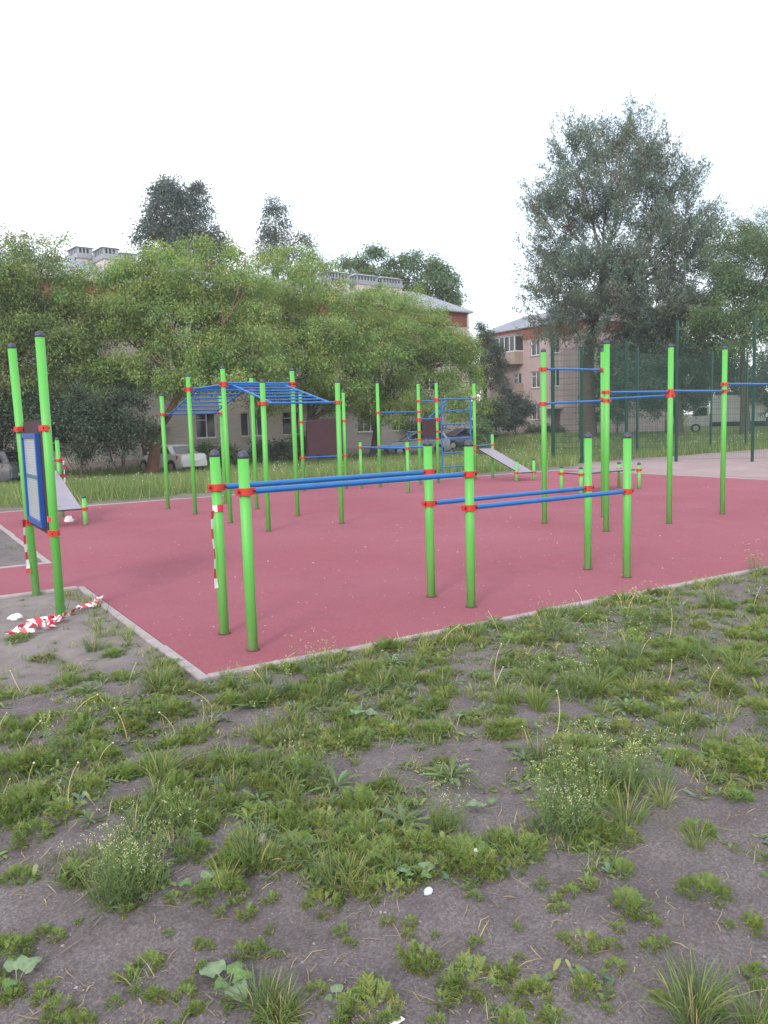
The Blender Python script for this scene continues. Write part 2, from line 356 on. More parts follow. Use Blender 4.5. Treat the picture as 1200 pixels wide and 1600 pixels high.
def rubber_mat():
    m = bpy.data.materials.new('red_crumb_rubber'); m.use_nodes = True; t = m.node_tree; L = t.links.new
    b = t.nodes['Principled BSDF']; b.inputs['Roughness'].default_value = .85; b.inputs['Specular IOR Level'].default_value = .3
    g = N(t, 'ShaderNodeNewGeometry'); P = g.outputs['Position']
    def noise(sc, d, r): n = N(t, 'ShaderNodeTexNoise', Scale=sc, Detail=d, Roughness=r); L(P, n.inputs['Vector']); return n.outputs['Fac']
    def lay(prev, src, a, c, top, col):
        r = N(t, 'ShaderNodeMapRange'); L(src, r.inputs['Value']); r.inputs['From Min'].default_value = a; r.inputs['From Max'].default_value = c; r.inputs['To Max'].default_value = top
        x = N(t, 'ShaderNodeMix', data_type='RGBA'); x.inputs[7].default_value = (*col, 1); L(r.outputs[0], x.inputs[0]); L(prev, x.inputs[6]); return x.outputs[2]
    def gran(sc, c0, c1):
        v = N(t, 'ShaderNodeTexVoronoi', Scale=sc); L(P, v.inputs['Vector']); sp = N(t, 'ShaderNodeSeparateColor'); L(v.outputs['Color'], sp.inputs[0])
        x = N(t, 'ShaderNodeMix', data_type='RGBA'); x.inputs[6].default_value = (*c0, 1); x.inputs[7].default_value = (*c1, 1); L(sp.outputs[0], x.inputs[0]); return x.outputs[2], v
    c1, v1 = gran(230.0, (.215, .058, .080), (.420, .126, .166)); c2, v2 = gran(85.0, (.240, .068, .094), (.370, .110, .146))
    mx_ = N(t, 'ShaderNodeMix', data_type='RGBA'); mx_.inputs[0].default_value = .45; L(c1, mx_.inputs[6]); L(c2, mx_.inputs[7]); c = mx_.outputs[2]
    c = lay(c, noise(.42, 5.0, .6), .40, .68, .55, (.37, .135, .178))     # dusty, paler fields
    c = lay(c, noise(1.7, 8.0, .72), .52, .78, .62, (.215, .066, .082))    # darker trodden stains
    c = lay(c, noise(6.5, 8.0, .75), .60, .80, .40, (.40, .20, .235))       # scuffs of pale dust
    c = lay(c, noise(300.0, 2.0, .6), .68, .76, .55, (.46, .30, .31))      # single pale crumbs
    L(c, b.inputs['Base Color'])
    bp = N(t, 'ShaderNodeBump', Strength=.8, Distance=.004); L(v1.outputs['Distance'], bp.inputs['Height']); L(bp.outputs[0], b.inputs['Normal'])
    return m
poly = [(0, 0), (CU, 0), (CU, CV), (0, CV), (0, PV1), (PU, PV1), (PU, PV0), (0, PV0)]
cv = [(x, y, 0.0) for x, y in poly]+[(x, y, -.13) for x, y in poly]; n = len(poly)
cf = [tuple(range(n))]+[(i, i+n, (i+1) % n+n, (i+1) % n) for i in range(n)]
court = struct(obj('rubber_court', mesh('rubber_court', cv, cf), rubber_mat()))

kb = MB()   # concrete bedding under the kerb stones
KW = .075
runs = [((0, -KW/2), (CU, -KW/2)), ((CU+KW/2, -KW), (CU+KW/2, CV+KW)), ((CU, CV+KW/2), (0, CV+KW/2)), ((-KW/2, CV+KW), (-KW/2, PV1)),
        ((-KW, PV1+KW/2), (PU, PV1+KW/2)), ((PU, PV0-KW/2), (-KW, PV0-KW/2)), ((-KW/2, PV0), (-KW/2, -KW))]
for a, b in runs:
    x0, x1 = sorted((a[0], b[0])); y0, y1 = sorted((a[1], b[1]))
    hx = KW/2-.012
    if x1-x0 > y1-y0: kb.box((x0+.02, y0-hx, -.22), (x1-.02, y0+hx, -.06))
    else: kb.box((x0-hx, y0+.1, -.22), (x0+hx, y1-.1, -.06))
kerb = struct(kb.build('kerb', M['kerb']))
def kerb_mesh(L):
    m = MB(); h = L/2-.004; w_ = KW/2-.002; c = .008
    m.v = [(-h, -w_, -.1), (h, -w_, -.1), (h, w_, -.1), (-h, w_, -.1), (-h, -w_, .012-c), (h, -w_, .012-c), (h, w_, .012-c), (-h, w_, .012-c),
           (-h+c, -w_+c, .012), (h-c, -w_+c, .012), (h-c, w_-c, .012), (-h+c, w_-c, .012)]
    m.f = [(0, 1, 5, 4), (1, 2, 6, 5), (2, 3, 7, 6), (3, 0, 4, 7), (4, 5, 9, 8), (5, 6, 10, 9), (6, 7, 11, 10), (7, 4, 8, 11), (8, 9, 10, 11)]
    me = mesh('kerb_stone', m.v, m.f); me.materials.append(M['kerb']); return me
for a, b in runs:
    L = math.hypot(b[0]-a[0], b[1]-a[1]); k = max(1, round(L/1.0)); st = L/k; me = kerb_mesh(st)
    ang = math.atan2(b[1]-a[1], b[0]-a[0])
    for i in range(k):
        t = (i+.5)/k
        obj('kerb_stone', me, None, kerb, (a[0]+(b[0]-a[0])*t+random.uniform(-.004, .004), a[1]+(b[1]-a[1])*t+random.uniform(-.004, .004), random.uniform(-.006, .004)), (random.uniform(-.02, .02), random.uniform(-.004, .004), ang+random.uniform(-.006, .006)))

# ================================================================== EXERCISE EQUIPMENT
PR = .038
_post = {}
def post_mesh(H):
    k = round(H, 2)
    if k not in _post:
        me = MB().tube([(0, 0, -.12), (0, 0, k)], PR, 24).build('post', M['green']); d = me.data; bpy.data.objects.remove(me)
        d.polygons.foreach_set('use_smooth', [len(p.vertices) == 4 for p in d.polygons]); _post[k] = d
    return _post[k]
def _shared(mb, name, m, smooth=False):
    o = mb.build(name, m, smooth=smooth); d = o.data; bpy.data.objects.remove(o); return d
CAPM = _shared(MB().lathe([(PR+.0015, -.012), (PR+.0015, .004), (PR*.93, .018), (PR*.72, .031), (PR*.38, .039), (0.001, .042)], 20), 'cap', M['cap'], True)
FOOTM = _shared(MB().lathe([(PR+.0005, .006), (PR+.006, .004), (PR+.017, -.003)], 20), 'foot_ring', mat('dark_foot_ring', (.15, .045, .05), .9, var=(.08, .03, .032), vscale=30), True)  # thin dark red ring lying on the rubber round a post's foot
_c = MB()   # two-piece clamp: band with a flange on either side
_c.lathe([(PR+.001, -.025), (PR+.012, -.025), (PR+.012, .025), (PR+.001, .025)], 24)
for s in (-1, 1):
    x0, x1 = sorted((s*(PR+.006), s*(PR+.031))); _c.box((x0, -.019, -.0235), (x1, .019, .0235))
CLAMPM = _shared(_c, 'clamp', M['red'])
CLAMPM.polygons.foreach_set('use_smooth', [i < 72 for i in range(len(CLAMPM.polygons))])
try: CLAMPM.set_sharp_from_angle(angle=math.radians(40))
except Exception: pass
BOLTM = _shared(MB().lathe([(.0001, .0), (.0085, 0), (.0085, -.006), (.005, -.0075), (.0001, -.0075)], 8, 'y'), 'bolt', M['hole'])
class Rig:
    def __init__(s, name, label, cat, org, group=None):
        s.o = np.array([org[0], org[1], org[2] if len(org) > 2 else 0.]); s.root = thing(name, label, cat, s.o, 0, group)
    def L(s, p): return tuple(np.array(p, float)-s.o)
    def post(s, p, H, lean=(0, 0)):
        a = obj('post', post_mesh(H), None, s.root, s.L((p[0], p[1], 0)), (lean[0], lean[1], random.uniform(0, 6)))
        obj('cap', CAPM, None, a, (0, 0, round(H, 2)))
        if in_court(p[0], p[1]): obj('foot_ring', FOOTM, None, a, (0, 0, .0015))
    def clamp(s, p, z, ax=0.0):
        a = obj('clamp', CLAMPM, None, s.root, s.L((p[0], p[1], z)), (0, 0, ax))
        for sx in (-1, 1):
            obj('bolt', BOLTM, None, a, (sx*(PR+.022), -.019, 0))
            obj('bolt', BOLTM, None, a, (sx*(PR+.022), .019, 0), (0, 0, math.pi))
    def bar(s, name, p, q, r=.017, trim=.045, m='blue', n=14):
        p = np.array(p, float); q = np.array(q, float); d = (q-p)/np.linalg.norm(q-p)
        o = MB().tube([p+d*trim-s.o, q-d*trim-s.o], r, n).build(name, M[m], s.root)
        return sharp(o, 50)
def axis_of(p, q): return math.atan2(q[1]-p[1], q[0]-p[0])

# --- parallel bars, two heights, six posts
A = {1: (.47, .92), 2: (.47, .36), 3: (2.45, 1.0), 4: (2.48, .46), 5: (4.45, 1.05), 6: (4.42, .51)}
R_ = Rig('parallel_bars', 'two-height parallel bars with six short posts and taped post', 'parallel bars', (2.45, .7))
for k, p in A.items(): R_.post(p, 1.36, (random.uniform(-.004, .004), random.uniform(-.006, .006)))
for a, b, z in ((1, 3, 1.12), (2, 4, 1.12), (3, 5, .84), (4, 6, .84)):
    ax = axis_of(A[a], A[b])
    for k in (a, b): R_.clamp(A[k], z, ax)
    R_.bar('handrail', (*A[a], z), (*A[b], z), .0212, .062, n=20)

# --- pull-up bars: a square with a tail
H = {1: (6.65, 4.07), 2: (6.67, 2.88), 3: (7.89, 2.83), 4: (9.36, 3.02), 5: (7.88, 4.07), 6: (10.78, 3.02)}
R_ = Rig('pull_up_bars', 'tall green pull-up bars, a square of four posts with a tail of bars', 'pull-up bars', (7.9, 3.3))
for k, h_ in ((1, 2.52), (2, 2.52), (3, 2.50), (4, 2.52), (5, 2.55), (6, 2.52)): R_.post(H[k], h_, (random.uniform(-.004, .004), random.uniform(-.004, .004)))
for a, b, z in ((1, 5, 2.265), (1, 2, 1.765), (2, 3, 1.875), (5, 3, 1.82), (3, 4, 1.885), (4, 6, 1.99)):
    ax = axis_of(H[a], H[b])
    for k in (a, b): R_.clamp(H[k], z, ax)
    R_.bar('bar', (*H[a], z), (*H[b], z), .0165, .06)

# --- monkey bars
Mk = {1: (3.05, 10.84), 2: (3.12, 9.42), 3: (3.12, 7.67), 4: (3.17, 6.25), 5: (4.37, 7.75), 6: (4.42, 6.26), 7: (4.30, 9.38), 8: (4.28, 10.95)}
R_ = Rig('monkey_bars', 'arched blue monkey bars ladder on eight tall green posts', 'monkey bars', (3.75, 8.5))
for k, h_ in ((1, 2.2), (2, 2.48), (3, 2.5), (4, 2.2), (5, 2.48), (6, 2.2), (7, 2.46), (8, 2.2)): R_.post(Mk[k], h_, (random.uniform(-.005, .005), random.uniform(-.005, .005)))
def lerp(a, b, t): return tuple(np.array(a)*(1-t)+np.array(b)*t)
for (a, b), (c, d), za, zc in (((4, 6), (3, 5), 1.89, 2.23), ((3, 5), (2, 7), 2.26, 2.26), ((2, 7), (1, 8), 2.23, 1.84)):
    P = [(*Mk[a], za), (*Mk[b], za), (*Mk[c], zc), (*Mk[d], zc)]
    for (i, j, z) in ((a, b, za), (c, d, zc)):
        ax = axis_of(Mk[i], Mk[j])
        for k in (i, j): R_.clamp(Mk[k], z, ax)
    R_.bar('cross_bar', P[0], P[1], .017, .06); R_.bar('cross_bar', P[2], P[3], .017, .06)
    l0, l1 = lerp(P[0], P[1], .12), lerp(P[2], P[3], .12); r0, r1 = lerp(P[0], P[1], .88), lerp(P[2], P[3], .88)
    R_.bar('side_rail', l0, l1, .017, 0); R_.bar('side_rail', r0, r1, .017, 0)
    for t in np.linspace(0, 1, 7)[1:-1]: R_.bar('rung', lerp(l0, l1, t), lerp(r0, r1, t), .0145, 0, n=10)

# --- combined rig: low parallel bars, pull-up bar, dip station, wall ladder
B = {1: (8.08, 11.95), 2: (8.58, 11.91), 3: (8.16, 10.03), 7: (8.64, 10.0), 4: (9.65, 11.75), 5: (10.17, 11.72), 6: (11.55, 11.98), 8: (12.12, 11.96), 9: (11.77, 10.61), 10: (12.31, 10.57)}
R_ = Rig('workout_rig', 'large workout rig with blue wall ladder, dip station and sloping grey bench', 'exercise rig', (10.0, 11.5))
for k, h_ in ((1, 1.12), (2, 2.5), (3, 1.13), (7, 1.13), (4, 2.48), (5, 2.5), (6, 2.5), (8, 1.17), (9, .51), (10, .51)): R_.post(B[k], h_)
for a, b, z, r in ((1, 3, .98, .021), (2, 7, .985, .021), (2, 4, 1.79, .0165), (4, 5, 2.05, .017), (5, 6, 2.09, .019), (4, 5, 1.61, .017), (4, 5, 1.11, .017), (6, 8, .88, .017)):
    ax = axis_of(B[a], B[b])
    for k in (a, b): R_.clamp(B[k], z, ax)
    R_.bar('bar', (*B[a], z), (*B[b], z), r, .06)
for k in (4, 5): R_.clamp(B[k], 1.30, math.pi/2); R_.clamp(B[k], 1.57, math.pi/2)
R_.clamp(B[6], .18, axis_of(B[5], B[6])); R_.clamp(B[6], .75, math.pi/2); R_.clamp(B[8], .75, math.pi/2); R_.clamp(B[9], .21, math.pi/2); R_.clamp(B[10], .2, math.pi/2)
# wall ladder
l0, l1 = np.array([10.33, 11.75]), np.array([11.40, 11.95])
for q in (l0, l1): R_.bar('ladder_rail', (*q, .12), (*q, 2.09), .019, 0)
for z in (.38, .74, 1.10, 1.46, 1.80): R_.bar('rung', (*l0, z), (*l1, z), .016, 0, n=10)
R_.bar('bar', (*l1, .18), (*B[6], .18), .016, .0)
# bracing struts and the two dip handles
apex = lerp((*B[5], 2.09), (*B[6], 2.09), .28)
R_.bar('strut', (*B[4], 1.57), lerp((*B[4], 1.57), (*B[5], 1.57), .42), .017, .05)
R_.bar('strut', lerp((*B[4], 1.57), (*B[5], 1.57), .42), apex, .017, 0); R_.bar('strut', (*B[5], 1.6), apex, .017, .05)
for k in (4, 5):
    p = np.array([*B[k], 0.])
    o = MB().tube([p+(0, .06, 1.30)-R_.o, p+(0, .50, 1.30)-R_.o, p+(0, .54, 1.26)-R_.o, p+(0, .50, 1.16)-R_.o, p+(0, .42, 1.11)-R_.o, p+(0, .06, 1.10)-R_.o], .016, 10).build('dip_handle', M['blue'], R_.root); sharp(o, 50)
MB().box(R_.L((9.72, 11.69, 1.13)), R_.L((10.11, 11.715, 1.585))).build('back_board', M['board'], R_.root)
def slope_board(R, p0, p1, q0, q1, z0, z1, th=.024):
    # board lying on two low posts (p) and two high posts (q)
    a, b, c, d = [np.array(x, float) for x in (p0, p1, q1, q0)]
    top = [(*a, z0), (*b, z0), (*c, z1), (*d, z1)]
    m = MB().hexa([R.L((x, y, z-th)) for x, y, z in top]+[R.L(t) for t in top]); o = m.build('bench_board', [M['plank'], M['edge']], R.root)
    for i, p in enumerate(o.data.polygons): p.material_index = 0 if i == 1 else 1
i_ = .05
slope_board(R_, (11.77+i_, 10.58), (12.31-i_, 10.54), (11.56+i_+.02, 11.95), (12.12-i_, 11.93), .215, .80)

# --- board stand
R_ = Rig('board_stand', 'dark brown square board hung between two tall green posts', 'board stand', (7.4, 12.1))
b1, b2 = np.array([6.76, 12.38]), np.array([7.80, 12.2])
for q in (b1, b2): R_.post(q, 2.3)
for z in (1.62, .79):
    for q in (b1, b2): R_.clamp(q, z, axis_of(b1, b2))
    R_.bar('bar', (*b1, z), (*b2, z), .017, .06)
d_ = (b2-b1)/np.linalg.norm(b2-b1); n_ = np.array([d_[1], -d_[0]])
pa, pb = b1+d_*.13+n_*.02, b2-d_*.06+n_*.02
MB().hexa([R_.L((*(pa), .83)), R_.L((*(pb), .83)), R_.L((*(pb-n_*.02), .83)), R_.L((*(pa-n_*.02), .83)), R_.L((*(pa), 1.67)), R_.L((*(pb), 1.67)), R_.L((*(pb-n_*.02), 1.67)), R_.L((*(pa-n_*.02), 1.67))]).build('board', M['board'], R_.root)

# --- incline bench on the left
R_ = Rig('incline_bench', 'steep grey incline bench between green posts by the entry path', 'bench', (.85, 10.1))
Pq = [(1.11, 10.97), (.56, 10.97), (1.17, 9.25), (.60, 9.25)]
for q, h_ in zip(Pq, (1.42, 1.42, .46, .46)): R_.post(q, h_)
for q in Pq[:2]: R_.clamp(q, 1.04, 0); R_.clamp(q, .76, math.pi/2)
for q in Pq[2:]: R_.clamp(q, .27, math.pi/2)
R_.bar('bar', (*Pq[0], 1.04), (*Pq[1], 1.04), .017, .06)
slope_board(R_, (.60+i_, 9.25), (1.17-i_, 9.25), (.56+i_, 10.97), (1.11-i_, 10.97), .28, .86)

# --- low flat bench
R_ = Rig('low_bench', 'low flat grey bench board carried by four stubby green posts', 'bench', (11.15, 7.22))
Pq = [(10.3, 6.95), (10.3, 7.5), (12.0, 6.95), (12.0, 7.5)]
for q in Pq: R_.post(q, .52); R_.clamp(q, .40, 0)
slope_board(R_, (10.36, 7.0), (10.36, 7.45), (11.94, 7.0), (11.94, 7.45), .415, .415)

# --- information board
R_ = Rig('information_board', 'blue framed notice board on brown panel between two tall green posts', 'notice board', (-.45, 3.0))
S1, S2 = (-.44, 2.44), (-.47, 3.54)
R_.post(S1, 2.36, (0, -.010)); R_.post(S2, 2.37, (0, -.022))
lean = lambda z, q: (q[0]-z*(.010 if q == S1 else .022), q[1])
for z in (1.60, .71):
    for q in (S1, S2): R_.clamp(lean(z, q), z, math.pi/2)
xb = -.455
def slab(x0, x1, y0, y1, z0, z1):
    return MB().box(R_.L((x0, y0, z0)), R_.L((x1, y1, z1)))
bd = slab(xb-.022, xb+.002, 2.49, 3.49, .69, 1.67).build('back_panel', M['board'], R_.root)
fr = MB(); y0, y1, z0, z1, x0, x1 = 2.60, 3.42, .74, 1.56, xb-.062, xb-.024
for a, b in (((x0, y0, z0), (x1, y0+.05, z1)), ((x0, y1-.05, z0), (x1, y1, z1)), ((x0+.001, y0+.05, z0), (x1, y1-.05, z0+.045)), ((x0+.001, y0+.05, z1-.045), (x1, y1-.05, z1))): fr.box(R_.L(a), R_.L(b))
fr.build('frame', M['steel'], R_.root)
def sheet_mat():
    m = bpy.data.materials.new('printed_sheet'); m.use_nodes = True; t = m.node_tree; L = t.links.new; b = t.nodes['Principled BSDF']; b.inputs['Roughness'].default_value = .25
    c = N(t, 'ShaderNodeTexCoord'); sp = N(t, 'ShaderNodeSeparateXYZ'); L(c.outputs['Object'], sp.inputs[0])
    wv = N(t, 'ShaderNodeMath', operation='MULTIPLY'); wv.inputs[1].default_value = 42.0; L(sp.outputs[2], wv.inputs[0])
    fr_ = N(t, 'ShaderNodeMath', operation='FRACT'); L(wv.outputs[0], fr_.inputs[0])
    gt = N(t, 'ShaderNodeMath', operation='GREATER_THAN'); gt.inputs[1].default_value = .55; L(fr_.outputs[0], gt.inputs[0])
    mp = N(t, 'ShaderNodeMapping'); mp.inputs['Scale'].default_value = (1, 70, 42); L(c.outputs['Object'], mp.inputs[0])
    n = N(t, 'ShaderNodeTexNoise', Scale=1.0, Detail=2.0); L(mp.outputs[0], n.inputs['Vector'])
    g2 = N(t, 'ShaderNodeMath', operation='GREATER_THAN'); g2.inputs[1].default_value = .47; L(n.outputs['Fac'], g2.inputs[0])
    mm = N(t, 'ShaderNodeMath', operation='MULTIPLY'); L(gt.outputs[0], mm.inputs[0]); L(g2.outputs[0], mm.inputs[1])
    x = N(t, 'ShaderNodeMix', data_type='RGBA'); x.inputs[6].default_value = (.44, .48, .53, 1); x.inputs[7].default_value = (.33, .37, .42, 1); L(mm.outputs[0], x.inputs[0])
    n2 = N(t, 'ShaderNodeTexNoise', Scale=9.0, Detail=4.0); L(c.outputs['Object'], n2.inputs['Vector'])
    r = N(t, 'ShaderNodeMapRange'); r.inputs['From Min'].default_value = .4; r.inputs['From Max'].default_value = .7; r.inputs['To Max'].default_value = .5; L(n2.outputs['Fac'], r.inputs['Value'])
    y = N(t, 'ShaderNodeMix', data_type='RGBA'); y.inputs[7].default_value = (.30, .36, .36, 1); L(r.outputs[0], y.inputs[0]); L(x.outputs[2], y.inputs[6])
    L(y.outputs[2], b.inputs['Base Color']); return m
M['sheet'] = sheet_mat()
slab(xb-.044, xb-.030, y0+.052, y1-.052, 1.185, z1-.047).build('printed_sheet', M['sheet'], R_.root)
slab(xb-.044, xb-.030, y0+.052, y1-.052, z0+.047, 1.150).build('printed_sheet', M['sheet'], R_.root)
slab(xb-.046, xb-.030, y0+.052, y1-.052, 1.151, 1.184).build('divider', mat('divider_teal', (.05, .16, .20), .4), R_.root)

# --- barrier tape
def tape(name, label, pts, wdir, width, seg, group=None, twist=0.0):
    pts = [np.array(p, float) for p in pts]
    # resample
    D = [0]
    for a, b in zip(pts, pts[1:]): D.append(D[-1]+np.linalg.norm(b-a))
    st = .0125; n = int(D[-1]/st); v = []; f = []; mi = []
    o0 = pts[0]
    for k in range(n+1):
        s = k*st; i = min(max(np.searchsorted(D, s)-1, 0), len(pts)-2); t = (s-D[i])/(D[i+1]-D[i]+1e-9)
        p = pts[i]*(1-t)+pts[i+1]*t
        wd = np.array(wdir(s), float); wd /= np.linalg.norm(wd)
        v += [tuple(p-wd*width/2-o0), tuple(p+wd*width/2-o0)]
        if k: f.append((2*k-2, 2*k-1, 2*k+1, 2*k)); mi.append(int(s/seg) % 2)
    me = mesh(name, v, f, True); o = obj(name, me, [M['tape_r'], M['tape_w']], None, tuple(o0))
    me.polygons.foreach_set('material_index', mi)
    return tag(o, label, 'barrier tape', group)
x, y = A[1]
ring = [(x+(PR+.004)*math.cos(t), y+(PR+.004)*math.sin(t), .965+.004*math.sin(3*t)) for t in np.linspace(1.9, 1.9+5.7, 30)]
tl = [(x-.050, y-.03, .95), (x-.062, y-.035, .90), (x-.066, y-.03, .78), (x-.058, y-.04, .62), (x-.063, y-.035, .47), (x-.052, y-.03, .36)]
tape('barrier_tape', 'red and white tape tied round the post of the parallel bars', ring, lambda s: (0, 0, 1), .05, .055)
tape('barrier_tape', 'red and white tape end dangling beside the parallel bars post', tl, lambda s: (1+.2*math.sin(9*s), .5+.9*math.sin(6*s), .06*math.sin(11*s)), .036, .075)
x, y = lean(.86, S1)
ring = [(x+(PR+.004)*math.cos(t), y+(PR+.004)*math.sin(t), .83) for t in np.linspace(0, 2*math.pi, 26)]
tape('barrier_tape', 'band of red and white tape round the notice board post', ring, lambda s: (0, 0, 1), .05, .07)
x, y = lean(.7, S2)
tape('barrier_tape', 'red and white tape hanging from the notice board lower clamp', [(x-.05, y-.05, .74), (x-.06, y-.06, .5), (x-.045, y-.05, .3), (x-.05, y-.06, .21)], lambda s: (1, .4+.8*math.sin(7*s), 0), .035, .08)
x, y = 1.11, 10.97
tape('barrier_tape', 'red and white tape hanging from the incline bench post', [(x+.05, y-.05, 1.10), (x+.075, y-.06, 1.02), (x+.08, y-.05, .8), (x+.07, y-.06, .62)], lambda s: (1, .4+.8*math.sin(7*s), 0), .04, .08)
def ground_tape(label, pixels, amp, seed):
    r = np.random.default_rng(seed); base = [hit(a, b, .0) for a, b in pixels]; P = []
    for a, b in zip(base, base[1:]):
        k = max(3, int(np.linalg.norm(b-a)/.045))
        for t in np.linspace(0, 1, k, endpoint=False):
            q = a*(1-t)+b*t; q = q+np.array([r.normal()*amp, r.normal()*amp, 0]); q[2] = float(gz(q[0], q[1]))+.022+abs(r.normal())*.022; P.append(q)
    ph = r.random()*6
    tape('barrier_tape', label, P, lambda s: (math.cos(7*s+ph), math.sin(5*s+ph), .9*math.sin(13*s)), .048, .052)
ground_tape('crumpled red and white tape lying round the foot of the notice board post', [(15, 985), (60, 978), (95, 968), (60, 972), (25, 988), (70, 984), (105, 966), (80, 974), (40, 982)], .03, 3)
ground_tape('loose red and white tape end reaching from notice board post to kerb', [(104, 962), (125, 954), (140, 949), (150, 942), (162, 938), (150, 948), (138, 950)], .016, 5)

# ================================================================== BUILDINGS
def facade(root, L, H, wins, m, x_off=0.0):
    """front wall in local X (0..L), outward -Y, with real openings; wins = (x, z, w, h, style)"""
    xs = sorted({0.0, L}|{w_[0] for w_ in wins}|{w_[0]+w_[2] for w_ in wins}); zs = sorted({0.0, H}|{w_[1] for w_ in wins}|{w_[1]+w_[3] for w_ in wins})
    mb = MB()
    def hole(x, z): return any(a < x < a+c and b < z < b+d for a, b, c, d, *_ in wins)
    for x0, x1 in zip(xs, xs[1:]):
        z_run = None
        for z0, z1 in zip(zs, zs[1:]):
            if hole((x0+x1)/2, (z0+z1)/2):
                if z_run is not None: mb.quad((x0, 0, z_run), (x1, 0, z_run), (x1, 0, z0), (x0, 0, z0)); z_run = None
            elif z_run is None: z_run = z0
        if z_run is not None: mb.quad((x0, 0, z_run), (x1, 0, z_run), (x1, 0, H), (x0, 0, H))
    for a, b, c, d, *_ in wins:   # reveals
        r = .16
        mb.quad((a, 0, b), (a, r, b), (a, r, b+d), (a, 0, b+d)); mb.quad((a+c, 0, b), (a+c, 0, b+d), (a+c, r, b+d), (a+c, r, b))
        mb.quad((a, 0, b), (a+c, 0, b), (a+c, r, b), (a, r, b)); mb.quad((a, 0, b+d), (a, r, b+d), (a+c, r, b+d), (a+c, 0, b+d))
    return mb
_wcache = {}
def window(root, x, z, w_, h_, style='two'):
    k = (round(w_, 2), round(h_, 2), style)
    if k not in _wcache:
        f = MB(); t = .07; y0, y1 = .09, .15
        f.box((0, y0, 0), (t, y1, h_)); f.box((w_-t, y0, 0), (w_, y1, h_)); f.box((t, y0, 0), (w_-t, y1, t)); f.box((t, y0, h_-t), (w_-t, y1, h_))
        if style == 'two': f.box((w_*.55-.035, y0+.002, t), (w_*.55+.035, y1, h_-t)); f.box((t, y0+.002, h_*.72-.025), (w_*.55-.035, y1, h_*.72+.025))
        if style == 'three':
            for q in (.33, .67): f.box((w_*q-.035, y0+.002, t), (w_*q+.035, y1, h_-t))
        fo = _shared(f, 'window', M['white_frame'])
        pa = _shared(MB().quad((t, .12, t), (w_-t, .12, t), (w_-t, .12, h_-t), (t, .12, h_-t)), 'pane', M['pane'])
        si = _shared(MB().box((-.06, -.09, -.05), (w_+.06, .085, -.004)), 'sill', M['pipe'])
        _wcache[k] = (fo, pa, si)
    fo, pa, si = _wcache[k]
    o = obj('window', fo, None, root, (x, 0, z)); obj('pane', pa, None, o); obj('sill', si, None, o)
    return o
def gable_roof(root, L, D, ze, zr, over=.3, rib=.62):
    m = MB(); th = .09
    for y0, z0, y1, z1 in ((-over, ze-over*(zr-ze)/(D/2), D/2, zr), (D+over, ze-over*(zr-ze)/(D/2), D/2, zr)):
        m.hexa([(-over, y0, z0-th), (L+over, y0, z0-th), (L+over, y1, z1-th), (-over, y1, z1-th), (-over, y0, z0), (L+over, y0, z0), (L+over, y1, z1), (-over, y1, z1)])
        x = -over+.2
        while x < L+over:
            m.hexa([(x, y0, z0), (x+.035, y0, z0), (x+.035, y1, z1), (x, y1, z1), (x, y0, z0+.045), (x+.035, y0, z0+.045), (x+.035, y1, z1+.045), (x, y1, z1+.045)]); x += rib
    return m.build('roof', M['roof'], root)
def chimney(root, roof, x, y, zb, zt, w_, d_):
    c = MB().box((x, y, zb), (x+w_, y+d_, zt-.75)).build('chimney', M['brick_pale'], roof)
    k = MB().box((x-.08, y-.08, zt-.75), (x+w_+.08, y+d_+.08, zt-.5)).box((x-.03, y-.03, zt-.5), (x+w_+.03, y+d_+.03, zt-.12))
    k.hexa([(x-.14, y-.14, zt-.12), (x+w_+.14, y-.14, zt-.12), (x+w_+.14, y+d_+.14, zt-.12), (x-.14, y+d_+.14, zt-.12), (x+.1, y+d_*.4, zt+.06), (x+w_-.1, y+d_*.4, zt+.06), (x+w_-.1, y+d_*.6, zt+.06), (x+.1, y+d_*.6, zt+.06)])
    n_ = max(3, int(w_/.28)); vs = MB()
    for i in range(n_):
        a = x+.1+i*(w_-.2)/n_; vs.box((a, y-.036, zt-.44), (a+.12, y-.0305, zt-.18))
    n_ = max(3, int(d_/.28))
    for i in range(n_):
        a = y+.1+i*(d_-.2)/n_; vs.box((x-.036, a, zt-.44), (x-.0305, a+.12, zt-.18))
    cp = k.build('chimney_cap', M['chim_cap'], roof); stuff(vs.build('vent_slots', M['trim'], roof))
